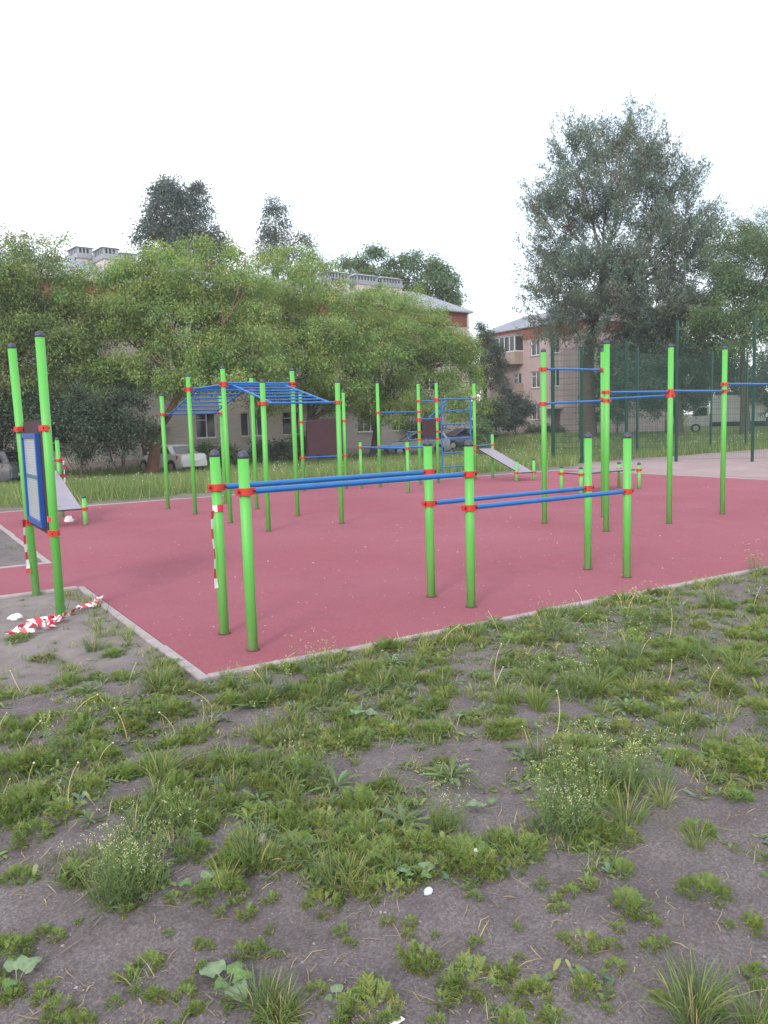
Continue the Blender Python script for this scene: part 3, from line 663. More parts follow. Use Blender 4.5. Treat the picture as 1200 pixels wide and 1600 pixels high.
def building(name, label, org, rz, L, D, H, ridge, wins, wall_m, balconies=(), chims=(), doors=(), band=1.0, pipes=()):
    root = thing(name, label, 'apartment building', org, rz)
    allw = [w_ for w_ in wins]+[(x, 0.02, w_, h_) for x, w_, h_ in doors]
    f = facade(root, L, H-band, allw, wall_m)
    f.quad((L, 0, 0), (L, D, 0), (L, D, H-band), (L, 0, H-band)); f.quad((0, D, 0), (0, 0, 0), (0, 0, H-band), (0, D, H-band)); f.quad((L, D, 0), (0, D, 0), (0, D, H-band), (L, D, H-band))
    f.quad((.02, .4, 0), (L-.02, .4, 0), (L-.02, .4, H-band), (.02, .4, H-band))
    for x in (0, L): f.v += [(x, 0, H), (x, D, H), (x, D/2, ridge-.1)]; f.f.append((len(f.v)-3, len(f.v)-2, len(f.v)-1))
    f.build('wall', wall_m, root)
    b = MB().box((-.04, -.04, H-band+.002), (L+.04, D+.04, H)).build('brick_band', M['brick_red'], root)
    MB().box((-.22, -.22, H+.002), (L+.22, D+.22, H+.16)).build('cornice', M['pipe'], root)
    MB().box((-.06, -.06, -.6), (L+.06, D+.06, .55)).build('plinth', M['brick_pink'], root)
    for x, z, w_, h_, st in wins: window(root, x, z, w_, h_, st)
    for x, w_, h_ in doors:
        d = MB().box((x+.02, .06, -.0), (x+w_-.02, .12, h_)).build('door', M['door'], root)
        MB().box((x+w_-.2, .03, 1.0), (x+w_-.12, .06, 1.16)).build('handle', M['bolt'], d)
        MB().box((x-.4, -1.1, h_+.12), (x+w_+.4, 0, h_+.24)).build('canopy', M['pipe'], root)
    for x in pipes:
        MB().tube([(x, -.12, .3), (x, -.12, H-.1), (x, -.3, H+.05)], .06, 8).build('drainpipe', M['pipe'], root)
    rf = gable_roof(root, L, D, H+.22, ridge)
    for x, y, zt, w_, d_ in chims: chimney(root, rf, x, y, H+1.0, zt, w_, d_)
    for x, z, w_, glazed in balconies:
        bb = MB().box((x, -1.0, z-.12), (x+w_, -.002, z)).box((x, -1.0, z), (x+w_, -.93, z+1.0)).box((x, -.93, z), (x+.07, -.002, z+1.0)).box((x+w_-.07, -.93, z), (x+w_, -.002, z+1.0)).build('balcony', M['plaster'], root)
        if glazed:
            g = MB(); z0, z1 = z+1.002, z+2.45; n_ = max(3, round(w_/.75))
            g.box((x, -1.0, z0), (x+w_, -.93, z0+.09)); g.box((x, -1.0, z1-.09), (x+w_, -.93, z1))
            for i in range(n_+1): a = x+i*(w_-.08)/n_; g.box((a, -.998, z0+.09), (a+.08, -.932, z1-.09))
            for a in (x, x+w_-.07): g.box((a, -.93, z0), (a+.07, -.002, z0+.09)); g.box((a, -.93, z1-.09), (a+.07, -.002, z1))
            g.build('balcony_frame', M['white_frame'], bb)
            for i in range(n_):
                a = x+.08+i*(w_-.08)/n_; MB().quad((a, -.965, z0+.09), (a+(w_-.08)/n_-.08, -.965, z0+.09), (a+(w_-.08)/n_-.08, -.965, z1-.09), (a, -.965, z1-.09)).build('pane', M['pane'], bb)
            for a in (x+.03, x+w_-.04): MB().quad((a, -.93, z0+.09), (a, -.002, z0+.09), (a, -.002, z1-.09), (a, -.93, z1-.09)).build('pane', M['pane'], bb)
            MB().box((x-.08, -1.1, z1+.002), (x+w_+.08, -.002, z1+.07)).build('balcony_roof', M['roof'], bb)
    return root

# long pale block behind the maples
B1A = math.radians(6.9); b1o = np.array([-20.0, 38.10, -.7]); L1 = 57.3
_d = ray(222, 700); _c, _s = math.cos(B1A), math.sin(B1A)     # where the view past the leaning trunk meets the wall
_k = ((b1o[1]-CAM[1])*_c-(b1o[0]-CAM[0])*_s)/(_d[1]*_c-_d[0]*_s); _q = CAM+_d*_k; DOORX = float((_q[0]-b1o[0])*_c+(_q[1]-b1o[1])*_s)
wins = []
for i in range(19):
    x = 1.6+i*3.0
    if x > L1-2: break
    for fl in range(3): wins.append((x, 1.6+fl*2.9, 1.35 if i % 3 else 1.75, 1.5, 'two' if i % 3 else 'three'))
wins = [w_ for w_ in wins if not (w_[1] < 3 and DOORX-2.0 < w_[0] < DOORX+1.6)]
chs = [(30.1, 5.2, 13.25, .85, 1.6), (30.85, 3.0, 12.9, .85, 1.6), (32.5, 4.4, 13.0, .85, 1.6)]+[(47.5+a, 4.2, 13.2, 1.9, 1.1) for a in (0, 2.6, 5.0)]+[(12, 4.2, 13.2, 1.9, 1.1)]
building('apartment_block', 'long pale brick apartment block with red brick band behind the leafy maples', b1o, B1A, L1, 12.0, 10.2, 12.6, wins, M['brick_pale'],
         balconies=[(x, 4.3+fl*2.9, 3.0, False) for x in (7.3, 22.3, 40.3) for fl in (0, 1)], chims=chs, doors=[(DOORX, 1.3, 2.2), (12.35, 1.1, 2.1)], pipes=(.5, 19.8, 38.2, L1-.15))
# pinkish block standing at right angles to it
wins = []; bal = []
for i in range(14):
    x = 4.75+i*2.45
    for fl in range(3):
        if i in (0,) and fl == 2: continue
        wins.append((x, 1.35+fl*2.85, 1.15, 1.45, 'two'))
wins2 = [(1.6, 1.35, 1.3, 1.45, 'two'), (1.6, 4.2, 1.3, 1.45, 'two')]
wins = [w_ for w_ in wins if w_[0] < 12.0]+wins2
ROT2 = -math.pi/2
dx = [x for x in (9.8,)]
wins = [w_ for w_ in wins if not (w_[1] < 2 and 9.0 < w_[0] < 11.2)]
building('apartment_block', 'pinkish apartment block with zinc roof and glazed balcony behind the tall willow', (48.7, 58.4, 0), ROT2, 13.4, 12.0, 9.55, 11.7, wins, M['brick_pink'],
         balconies=[(2.6, 6.55, 3.6, True), (2.6, 3.7, 3.6, False)], chims=[(10, 5.2, 12.6, 1.6, 1.0)], doors=[(9.75, 1.15, 2.15)], pipes=(.3, 13.1))

# ================================================================== TREES AND BUSHES
def rand_unit(n, r):
    d = r.normal(size=(n, 3)); return d/np.linalg.norm(d, axis=1, keepdims=True)
def leaves(P, D, Nn, Ln, Wd, tint):
    """kite-shaped leaves: base P, direction D, normal Nn"""
    Sd = np.cross(D, Nn); Sd /= (np.linalg.norm(Sd, axis=1, keepdims=True)+1e-9)
    a = P; b = P+D*(Ln*.45)[:, None]+Sd*(Wd*.5)[:, None]; c = P+D*Ln[:, None]-Nn*(Ln*.12)[:, None]; d = P+D*(Ln*.45)[:, None]-Sd*(Wd*.5)[:, None]
    V = np.stack([a, b, c, d], 1).reshape(-1, 3); Q = np.arange(len(P)*4).reshape(-1, 4)
    return V, Q, np.repeat(tint, 4, axis=0)
LEAF = {}
def crown_mesh(name, blobs, r, nclump, nleaf, lsize, lw, droop, spread, up=0.0, hue=.16, hollow=.35, twig=.55, tuft=.78):
    """blobs: (centre, radii, weight); clumps of leaves strung along twigs"""
    ws = np.array([b[2] for b in blobs], float); ws /= ws.sum(); C = []; Dr = []
    for (c, rad, _), k in zip(blobs, r.multinomial(nclump, ws)):
        d = rand_unit(k, r); d[:, 2] = np.where(d[:, 2] < -.55, -d[:, 2]*.5, d[:, 2])
        rr = hollow+(1-hollow)*r.random(k)**.55
        # uneven outline
        lump = .80+.42*(fbm(np.arctan2(d[:, 1], d[:, 0])*1.5+c[0], d[:, 2]*2.5+c[1], 3))
        kc = max(3, k//14); cl = rand_unit(kc, r); cl[:, 2] = np.where(cl[:, 2] < -.5, -cl[:, 2], cl[:, 2]); cl *= (.45+.55*r.random((kc, 1))**.6)   # boughs
        j = r.integers(0, kc, k); q = cl[j]+r.normal(size=(k, 3))*np.array([.15, .15, .11]); mixf = (r.random(k) < tuft)[:, None]
        C.append(np.array(c)+np.where(mixf, q, d*(rr*lump)[:, None])*np.array(rad)); Dr.append(np.where(mixf, q/(np.linalg.norm(q, axis=1, keepdims=True)+.1), d))
    C = np.concatenate(C); Dr = np.concatenate(Dr); n = len(C)
    tw = Dr*np.array([1, 1, .5])+rand_unit(n, r)*.55+np.array([0, 0, up-droop]); tw /= np.linalg.norm(tw, axis=1, keepdims=True)
    tl = twig*(.6+.8*r.random(n))
    t = r.random((n, nleaf))
    P = C[:, None]+tw[:, None]*(t*tl[:, None])[..., None]+r.normal(size=(n, nleaf, 3))*spread*np.array([1, 1, .8])
    P[:, :, 2] -= droop*.5*(t**2)*tl[:, None]
    D = tw[:, None]*.6+r.normal(size=(n, nleaf, 3))*.6+np.array([0, 0, -droop*.8+up*.3]); D /= np.linalg.norm(D, axis=2, keepdims=True)
    Nn = r.normal(size=(n, nleaf, 3))*.6+np.array([0, 0, .9]); Nn -= D*(Nn*D).sum(2, keepdims=True); Nn /= (np.linalg.norm(Nn, axis=2, keepdims=True)+1e-9)
    P = P.reshape(-1, 3); D = D.reshape(-1, 3); Nn = Nn.reshape(-1, 3); k = len(P)
    ct = 1+hue*r.normal(size=(n, 1)); yel = hue*r.normal(size=(n, 1))
    tint = np.concatenate([ct*(1+yel*.9), ct, ct*(1-yel*.3)], 1); tint = np.repeat(np.clip(tint, .45, 1.8), nleaf, 0)*(1+.14*r.normal(size=(k, 1)))
    V, Q, T = leaves(P, D, Nn, lsize*(.6+.8*r.random(k)), lw*(.7+.6*r.random(k)), np.clip(tint, .3, 2))
    return V, Q, T, C
def bend(a, b, r, sag=.12, k=6):
    a = np.array(a, float); b = np.array(b, float); L = np.linalg.norm(b-a); off = r.normal(size=3)*sag*L; off[2] = abs(off[2])*.3
    return [a*(1-t)+b*t+off*math.sin(math.pi*t) for t in np.linspace(0, 1, k)]
LM = {'maple': leaf_mat('maple_leaves', (0.146, 0.204, 0.066), .55, .40), 'maple2': leaf_mat('maple_leaves_olive', (0.125, 0.170, 0.058), .55, .36), 'willow': leaf_mat('willow_leaves', (0.108, 0.140, 0.108), .5, .25, (1, 1, .8)),
      'dark': leaf_mat('dark_leaves', (0.058, 0.088, 0.056), .55, .22), 'birch': leaf_mat('birch_leaves', (0.060, 0.088, 0.075), .55, .25, (1, 1, .8)),
      'lime': leaf_mat('lime_leaves', (0.085, 0.135, 0.060), .55, .28), 'fir': leaf_mat('fir_needles', (0.045, 0.080, 0.045), .6, .12)}
def tree(name, label, cat, base, trunk_pts, trunk_r, blobs, kind, seed, nclump, nleaf=46, lsize=.145, lw=.058, droop=.35, spread=.20, up=0.0, hollow=.35, bark='bark', nbr=60, group=None, twig=.55, hue=.16, limb=.40, tuft=.78):
    r = np.random.default_rng(seed); base = np.array(base, float)
    root = thing(name, label, cat, base, 0, group)
    V, Q, T, C = crown_mesh(name, blobs, r, nclump, nleaf, lsize, lw, droop, spread, up, hue, hollow, twig, tuft)
    tb = MB(); tp = [np.array(p, float)-base for p in trunk_pts]
    n_ = len(tp); tb.tube(tp, [trunk_r*(1.25 if i == 0 else 1-.55*i/(n_-1)) for i in range(n_)], 10)
    for c, rad, wgt in blobs:     # a limb into every lobe of the crown
        c = np.array(c)-base; st = tp[-1] if r.random() < .6 else tp[max(0, n_-2)]
        lr = trunk_r*limb*(1.0 if wgt > .35*max(q[2] for q in blobs) else .28)
        path = bend(st, c, r, .08); tb.tube(path, list(np.linspace(lr, lr*.28, len(path))), 6)
        near = np.argsort(np.linalg.norm((C-(c+base))/np.array(rad), axis=1)+r.random(len(C))*.4)[:max(3, int(nbr*wgt/sum(b[2] for b in blobs)))]
        for q in near:
            a = path[r.integers(2, len(path))]; e = C[q]-base
            pp = bend(a, e, r, .08, 4); tb.tube(pp, list(np.linspace(min(.05, trunk_r*.13), .010, 4)), 4, False)
    sharp(tb.build('trunk', M[bark], root), 60)
    me = fast('crown', V-base, Q, T); obj('crown', me, LM[kind], root)
    return root
def pb(px, py, rx, ry, d, depth=None, wgt=1.0):
    """crown lobe: picture position and size of the lobe at a distance in metres"""
    c = deep(px, py, d); k = d/F_PX
    return (c, (rx*k, (depth if depth else rx*k*.8), ry*k), wgt*rx*ry/6000.0)
def gp(px, d):
    c = deep(px, 700, d); c[2] = float(tz(c[0], c[1]))-.05; return c
# --- ash-leaved maples in front of the long block
b0 = gp(-14, 41)
tree('maple_tree', 'olive green maple tree standing left of the leaning trunk', 'tree', b0, [b0, deep(0, 640, 41), deep(12, 570, 41)], .26,
     [pb(20, 520, 105, 75, 41), pb(-60, 480, 110, 90, 41), pb(60, 455, 75, 55, 41.5), pb(20, 415, 60, 40, 42), pb(105, 580, 60, 55, 40.5), pb(85, 500, 70, 60, 41), pb(30, 590, 75, 45, 40), pb(40, 375, 40, 16, 42, None, .22), pb(60, 630, 70, 32, 40), pb(130, 520, 50, 60, 41), pb(20, 560, 90, 60, 40.5), pb(-10, 385, 22, 24, 42, None, .5), pb(95, 385, 16, 18, 42, None, .5), pb(35, 360, 14, 14, 42, None, .4)],
     'maple2', 11, 1700, 50, tuft=.9, hue=.15, nbr=110)
b0 = gp(233, 40.5)
tree('maple_tree', 'bright green maple tree with a bare leaning trunk beside the white car', 'tree', b0, [b0, deep(245, 690, 40.5), deep(262, 650, 40.5), deep(285, 605, 40.5), deep(300, 560, 41)], .27,
     [pb(245, 470, 85, 60, 41), pb(320, 440, 75, 48, 41.5), pb(190, 525, 45, 50, 41), pb(300, 530, 95, 60, 40.5), pb(385, 480, 60, 55, 41.5), pb(230, 580, 60, 40, 40), pb(370, 570, 70, 45, 40.5), pb(270, 405, 42, 24, 42, None, .6), pb(345, 400, 35, 20, 42, None, .5), pb(205, 450, 40, 35, 41, None, .8), pb(325, 605, 80, 30, 40), pb(185, 590, 40, 40, 40), pb(400, 540, 60, 50, 41), pb(160, 480, 45, 55, 41), pb(300, 590, 110, 40, 40), pb(290, 490, 100, 60, 42), pb(390, 600, 60, 34, 40.5), pb(300, 385, 20, 18, 42, None, .6), pb(255, 392, 14, 16, 42, None, .5), pb(385, 400, 18, 20, 42, None, .5)],
     'maple', 12, 2150, 50, bark='bark_warm', tuft=.9, hue=.15, nbr=120)
b0 = gp(487, 46)
tree('maple_tree', 'wide maple tree behind the monkey bars with drooping sprays', 'tree', b0, [b0, deep(484, 660, 46), deep(490, 590, 46)], .28,
     [pb(470, 460, 75, 50, 46.5), pb(520, 520, 85, 65, 46), pb(440, 555, 70, 50, 45.5), pb(560, 470, 48, 40, 47), pb(440, 495, 50, 48, 46), pb(500, 590, 75, 36, 45), pb(480, 415, 42, 25, 47, None, .6), pb(410, 600, 45, 32, 45), pb(560, 570, 60, 60, 46), pb(470, 625, 70, 26, 45), pb(540, 625, 55, 40, 45), pb(410, 460, 50, 50, 46), pb(500, 560, 100, 60, 46), pb(600, 540, 55, 55, 47), pb(450, 405, 20, 18, 47, None, .6), pb(510, 410, 18, 16, 47, None, .5)],
     'maple', 13, 2000, 50, tuft=.9, hue=.15, nbr=120)
b0 = gp(585, 50)
tree('maple_tree', 'low spreading maple tree drooping over the silver parked car', 'tree', b0, [b0, deep(590, 660, 50), deep(615, 590, 50)], .30,
     [pb(640, 520, 70, 48, 51), pb(690, 570, 58, 55, 50.5), pb(605, 580, 60, 58, 50), pb(655, 620, 80, 42, 49), pb(725, 615, 36, 50, 50), pb(610, 480, 45, 30, 51), pb(555, 630, 45, 48, 49), pb(700, 650, 45, 26, 49, None, .8), pb(650, 470, 32, 20, 51, None, .4), pb(650, 570, 100, 60, 51), pb(700, 530, 36, 34, 51), pb(580, 540, 55, 55, 50), pb(620, 650, 70, 34, 49), pb(715, 565, 32, 38, 50)],
     'maple', 14, 1850, 50, tuft=.9, hue=.15, nbr=110)
# --- trees standing behind the long block
b0 = gp(280, 74); b0[2] = -.3
tree('birch_tree', 'tall dark birch rising above the roof of the long block', 'tree', b0, [b0, deep(281, 560, 74), deep(283, 420, 74)], .35,
     [pb(275, 330, 40, 42, 74), pb(300, 375, 44, 32, 74), pb(250, 370, 34, 32, 74), pb(265, 300, 26, 16, 74, None, 1.2), pb(300, 305, 20, 16, 74, None, 1.2), pb(330, 400, 26, 20, 74, None, .8), pb(285, 430, 60, 40, 74, None, .6)],
     'birch', 21, 900, 40, .22, .11, .55, .28, nbr=40, tuft=.45)
b0 = gp(430, 72)
tree('birch_tree', 'thin airy birch rising between the chimneys of the long block', 'tree', b0, [b0, deep(432, 520, 72), deep(434, 400, 72)], .22,
     [pb(432, 332, 15, 22, 72), pb(430, 354, 19, 18, 72), pb(428, 375, 22, 22, 72), pb(470, 375, 16, 20, 72), pb(440, 405, 40, 20, 72), pb(490, 410, 22, 14, 72, None, .6)],
     'birch', 22, 300, 30, .19, .09, .55, .24, nbr=24, tuft=.35)
b0 = gp(660, 80)
tree('linden_tree', 'round green linden rising behind the right end of the long block', 'tree', b0, [b0, deep(660, 560, 80), deep(662, 480, 80)], .35,
     [pb(640, 425, 34, 22, 80), pb(675, 435, 34, 28, 80), pb(690, 465, 26, 25, 80), pb(630, 460, 40, 30, 80)],
     'lime', 23, 420, 40, .26, .14, .3, .32, nbr=20)
b0 = gp(570, 80)
tree('linden_tree', 'loose pale linden showing above the chimneys of the long block', 'tree', b0, [b0, deep(571, 560, 80), deep(572, 470, 80)], .3,
     [pb(578, 405, 24, 18, 80), pb(545, 415, 24, 16, 80), pb(570, 440, 50, 25, 80)], 'lime', 24, 230, 34, .24, .12, .4, .3, nbr=20)
# --- the tall willow on the right
b0 = gp(919, 60)
tree('willow_tree', 'tall grey-green willow with spreading crown beside the pinkish block', 'tree', b0, [b0, deep(917, 620, 60), deep(919, 560, 60), deep(928, 500, 60), deep(945, 420, 60)], .55,
     [pb(965, 269, 55, 50, 61), pb(904, 269, 33, 41, 60), pb(1025, 299, 51, 46, 61), pb(1071, 354, 42, 50, 61), pb(885, 354, 48, 44, 59), pb(960, 354, 69, 55, 60), pb(1034, 414, 69, 55, 60), pb(876, 444, 46, 44, 58), pb(941, 444, 65, 46, 58), pb(845, 334, 24, 23, 59, None, .7), pb(839, 414, 22, 14, 59, None, .7), pb(862, 488, 31, 31, 58), pb(923, 508, 65, 36, 57.5), pb(997, 488, 74, 46, 58), pb(1085, 454, 41, 46, 60), pb(995, 224, 14, 16, 61, None, 1.5), pb(937, 229, 20, 20, 61, None, 1.3), pb(1044, 256, 18, 16, 61, None, 1.2), pb(839, 538, 22, 12, 58, None, .6), pb(885, 543, 41, 22, 57.5, None, .8)],
     'willow', 31, 1450, 84, .23, .066, .0, .15, up=.75, hollow=.25, nbr=260, twig=1.9, hue=.15, limb=.20, tuft=.62)
# --- lighter trees at the right edge
b0 = gp(1165, 56)
tree('maple_tree', 'mid green maple tree growing behind the mesh fence beside the willow', 'tree', b0, [b0, deep(1163, 620, 56), deep(1160, 540, 56)], .3,
     [pb(1155, 390, 40, 38, 57), pb(1200, 420, 60, 60, 56), pb(1150, 470, 50, 50, 56), pb(1125, 525, 50, 50, 55), pb(1195, 520, 70, 60, 55), pb(1260, 450, 70, 90, 56), pb(1195, 350, 30, 20, 57, None, .4)],
     'lime', 32, 2000, 46)
b0 = gp(1060, 59)
tree('elm_tree', 'dark shady elm filling the gap between willow and maple', 'tree', b0, [b0, deep(1060, 640, 59), deep(1062, 570, 59)], .32,
     [pb(1010, 530, 60, 40, 59), pb(1070, 510, 60, 50, 59), pb(1050, 580, 75, 45, 58), pb(980, 575, 48, 40, 58), pb(1105, 565, 45, 30, 58), pb(1000, 610, 50, 30, 58, None, .7)],
     'dark', 33, 1300, 40, .19, .085, nbr=50)
# --- shrubs
def bush(label, px, py_top, rx, d, kind, seed, n=200, lobes=4, lsize=.13, lw=.06, hue=.15):
    r = np.random.default_rng(seed); b0 = gp(px, d); top = deep(px, py_top, d)[2]; Hh = top-b0[2]; R = rx*d/F_PX
    bl = []
    for i in range(lobes):
        a = (i+.5)/lobes*2-1; c = b0+_r0*a*R*.6+np.array([0, 0, Hh*(.42+.14*r.random())])-np.array([_f[0], _f[1], 0])*r.uniform(-.3, .3)
        bl.append((c, (R*.55, R*.5, Hh*(.42+.12*r.random())), 1.0))
    return tree('bush', label, 'bush', b0, [b0, b0+np.array([0, 0, Hh*.3])], .06, bl, kind, seed, n, 34, lsize, lw, .2, .16, hollow=.3, nbr=24, twig=.4, hue=hue)
bush('dark lilac bush standing under the olive maple', 125, 600, 62, 38.5, 'dark', 41, 420, 5)
bush('dark lilac bush beside the maroon door of the long block', 190, 612, 46, 39, 'dark', 42, 320, 4)
bush('dark bush behind the notice board', 30, 605, 60, 39.5, 'dark', 43, 400, 5)
bush('rounded dark bush at the edge of the notice board lawn', -60, 610, 70, 40, 'dark', 44, 300, 4)
bush('low green hedge bush by the ground floor window of the long block', 345, 695, 40, 45, 'lime', 45, 150, 3)
bush('low hedge bush behind the middle of the monkey bars', 425, 690, 34, 46.5, 'dark', 46, 130, 3)
bush('low bush beside the drainpipe of the long block', 475, 682, 26, 48, 'lime', 47, 120, 3)
bush('tall dark shrub shading the silver parked car', 640, 640, 62, 60, 'dark', 48, 340, 4, .17, .08)
bush('dark shrub between the maple and the pinkish block', 765, 622, 30, 66, 'dark', 49, 300, 4, .17, .08)
bush('large grey-green shrub in front of the pinkish block windows', 806, 612, 34, 70, 'birch', 50, 420, 5, .19, .09)
bush('small shrub with pale flowers by the wall ladder', 754, 648, 14, 47, 'lime', 51, 70, 2)
bush('low shrub at the foot of the pinkish block', 850, 666, 30, 71, 'dark', 52, 110, 3, .17, .08)
bush('shady shrub behind the willow trunk', 965, 560, 55, 63, 'dark', 53, 560, 4, .17, .08)
bush('shady shrub beside the white box truck', 1040, 560, 52, 63, 'dark', 54, 560, 4, .17, .08)
bush('leafy shrub behind the dark car near the box truck', 1215, 590, 60, 70, 'dark', 56, 300, 4, .17, .08)
for i, (px, d, top) in enumerate(((1090, 96, 560), (1160, 98, 570), (1240, 95, 560), (1010, 100, 560))):
    bush(('dark thicket far behind the box truck', 'dark thicket far behind the dark car', 'dark thicket closing the end of the lane', 'dark thicket behind the pinkish block')[i], px, top-10, 85, d, 'dark', 60+i, 460, 4, .26, .13)
# conifer between the two blocks
b0 = gp(758, 73); r = np.random.default_rng(77)
bl = []
for i, t in enumerate(np.linspace(0, 1, 6)):
    bl.append((deep(757+3*math.sin(i), 515+t*85, 73), ((8+24*t)*73/F_PX, (8+24*t)*73/F_PX, 13*73/F_PX), .4+t*1.6))
tree('fir_tree', 'dark green conifer standing between the two apartment blocks', 'tree', b0, [b0, deep(758, 600, 73), deep(757, 520, 73)], .22, bl, 'fir', 78, 420, 36, .20, .06, .45, .22, nbr=30)

# ================================================================== CARS
def car(name, label, loc, rz, paint, Lc=4.4, kind='sedan', rack=False):
    root = thing(name, label, 'car', loc, rz)
    h = Lc/2; W = .86
    # stations along X (front +): x, bottom, belt(hood/boot top), half width
    if kind == 'sedan': st = [(-h, .42, .80, .62), (-h+.06, .30, .93, .74), (-h+.35, .22, .98, .82), (-h+.95, .18, .97, .86), (-.4, .17, .95, W), (.5, .17, .93, W), (1.0, .18, .92, .85), (h-.55, .20, .84, .82), (h-.18, .24, .74, .75), (h, .36, .60, .60)]
    else: st = [(-h, .40, .90, .66), (-h+.05, .28, 1.0, .76), (-h+.35, .22, 1.02, .84), (-h+.95, .18, 1.0, .86), (-.4, .17, .97, W), (.5, .17, .95, W), (.95, .18, .95, .85), (h-.5, .20, .84, .82), (h-.16, .24, .72, .76), (h, .36, .58, .62)]
    v = []; f = []
    sec = lambda x, zb, zt, w_: [(x, -w_*.90, zb), (x, -w_*.99, zb+.10), (x, -w_, (zb+zt)/2), (x, -w_*.97, zt-.07), (x, -w_*.88, zt), (x, -w_*.45, zt+.03), (x, w_*.45, zt+.03), (x, w_*.88, zt), (x, w_*.97, zt-.07), (x, w_, (zb+zt)/2), (x, w_*.99, zb+.10), (x, w_*.90, zb)]
    for s in st: v += sec(*s)
    k = 12
    for i in range(len(st)-1):
        for j in range(k): a = i*k+j; b = i*k+(j+1) % k; f.append((a, b, b+k, a+k))
    f.append(tuple(range(k))[::-1]); f.append(tuple((len(st)-1)*k+j for j in range(k)))
    body = obj('body', mesh('body', v, f, True), paint, root); sharp(body, 35)
    # cabin
    if kind == 'sedan': xb0, xb1, xt0, xt1, zb, zt = -h+.75, 1.05, -h+1.35, .30, .945, 1.43
    else: xb0, xb1, xt0, xt1, zb, zt = -h+.10, 1.25, -h+.45, .25, .96, 1.54
    wb, wt = .78, .60
    def ring(x0, x1, w_, z):
        c = .14; return [(x0, -w_+c, z), (x0+c, -w_, z), (x1-c, -w_, z), (x1, -w_+c, z), (x1, w_-c, z), (x1-c, w_, z), (x0+c, w_, z), (x0, w_-c, z)]
    cv_ = ring(xb0, xb1, wb, zb)+ring(xt0-.03, xt1+.03, wt+.03, zt-.07)+ring(xt0+.10, xt1-.10, wt-.06, zt)
    cf_ = []
    for i in range(2):
        for j in range(8): a = i*8+j; b = i*8+(j+1) % 8; cf_.append((a, b, b+8, a+8))
    cf_.append(tuple(16+j for j in range(8)))
    cb_ = obj('cabin', mesh('cabin', cv_, cf_, True), paint, root); sharp(cb_, 30)
    def lp(a, b, t): return np.array(a)*(1-t)+np.array(b)*t
    def gl(nm, p, off, m=M['glass']):
        p = [np.array(q, float)+np.array(off) for q in p]; MB().quad(*p).build(nm, m, root)
    def frac(i, j, a, b):  # points on the cabin face between lower verts i,j and uppers i+8,j+8
        lo = lambda t: lp(cv_[i], cv_[j], t); hi = lambda t: lp(cv_[i+8], cv_[j+8], t)
        return [lp(lo(a), hi(a), .12), lp(lo(b), hi(b), .12), lp(lo(b), hi(b), .93), lp(lo(a), hi(a), .93)]
    gl('windscreen', frac(3, 4, .02, .98), (.012, 0, .008)); gl('rear_window', frac(7, 0, .04, .96), (-.012, 0, .008))
    splits = ((.03, .44), (.48, .95)) if kind == 'sedan' else ((.02, .26), (.29, .60), (.63, .97))
    for a, b in splits: gl('side_window', frac(1, 2, a, b), (0, -.010, .003)); gl('side_window', frac(5, 6, a, b), (0, .010, .003))
    # lights, bumpers, plate
    for s in (-1, 1):
        x0 = -h+.03
        MB().hexa([(x0-.02, s*.50, .66), (x0+.34, s*.845, .68), (x0+.34, s*.80, .68), (x0+.06, s*.48, .66), (x0+.0, s*.52, .86), (x0+.30, s*.84, .90), (x0+.30, s*.79, .90), (x0+.08, s*.5, .86)]).build('tail_light', M['tail'], root)
        MB().hexa([(h-.10, s*.50, .54), (h-.40, s*.835, .56), (h-.40, s*.78, .56), (h-.16, s*.48, .54), (h-.14, s*.50, .69), (h-.44, s*.825, .75), (h-.44, s*.77, .75), (h-.2, s*.48, .69)]).build('headlight', M['head'], root)
        MB().box((.62, s*.86-.09, .98), (.76, s*.86+.09, 1.10)).build('mirror', paint, root)
        for a in (-.35, .62): MB().box((a, s*(W+.004)-.004, .70), (a+.16, s*(W+.004)+.004, .735)).build('door_handle', M['trim'], root)
    MB().box((-h-.035, -.70, .34), (-h+.10, .70, .56)).build('bumper', paint, root); MB().box((h-.12, -.68, .28), (h+.03, .68, .46)).build('bumper', M['trim'], root)
    MB().box((-h-.048, -.26, .60 if kind == 'sedan' else .42), (-h-.0355, .26, .71 if kind == 'sedan' else .53)).build('number_plate', M['paper'], root)
    for x in (-h+.82, h-.85):
        for s in (-1, 1):
            MB().lathe([(.35, -.02), (.35, .02)], 20, 'y', (x, s*(W-.005), .34)).build('wheel_arch', M['trim'], root)
            wh = MB().lathe([(.20, -.10), (.29, -.105), (.31, -.07), (.31, .07), (.29, .105), (.20, .10)], 20, 'y', (x, s*(W-.075), .31)).build('wheel', M['tyre'], root, smooth=True)
            rm = MB().lathe([(.001, .0), (.055, .0), (.20, -.012 if s < 0 else .012)], 18, 'y', (x, s*(W+.029), .31))
            for q in range(5):
                t = q*2*math.pi/5; dx_, dz_ = math.cos(t), math.sin(t)
                rm.hexa([(x+dx_*.04-dz_*.02, s*(W+.02), .31+dz_*.04+dx_*.02), (x+dx_*.04+dz_*.02, s*(W+.02), .31+dz_*.04-dx_*.02), (x+dx_*.2+dz_*.03, s*(W+.02), .31+dz_*.2-dx_*.03), (x+dx_*.2-dz_*.03, s*(W+.02), .31+dz_*.2+dx_*.03)]+[(x+dx_*.04-dz_*.02, s*(W+.036), .31+dz_*.04+dx_*.02), (x+dx_*.04+dz_*.02, s*(W+.036), .31+dz_*.04-dx_*.02), (x+dx_*.2+dz_*.03, s*(W+.036), .31+dz_*.2-dx_*.03), (x+dx_*.2-dz_*.03, s*(W+.036), .31+dz_*.2+dx_*.03)])
            rm.build('rim', M['rim'], wh)
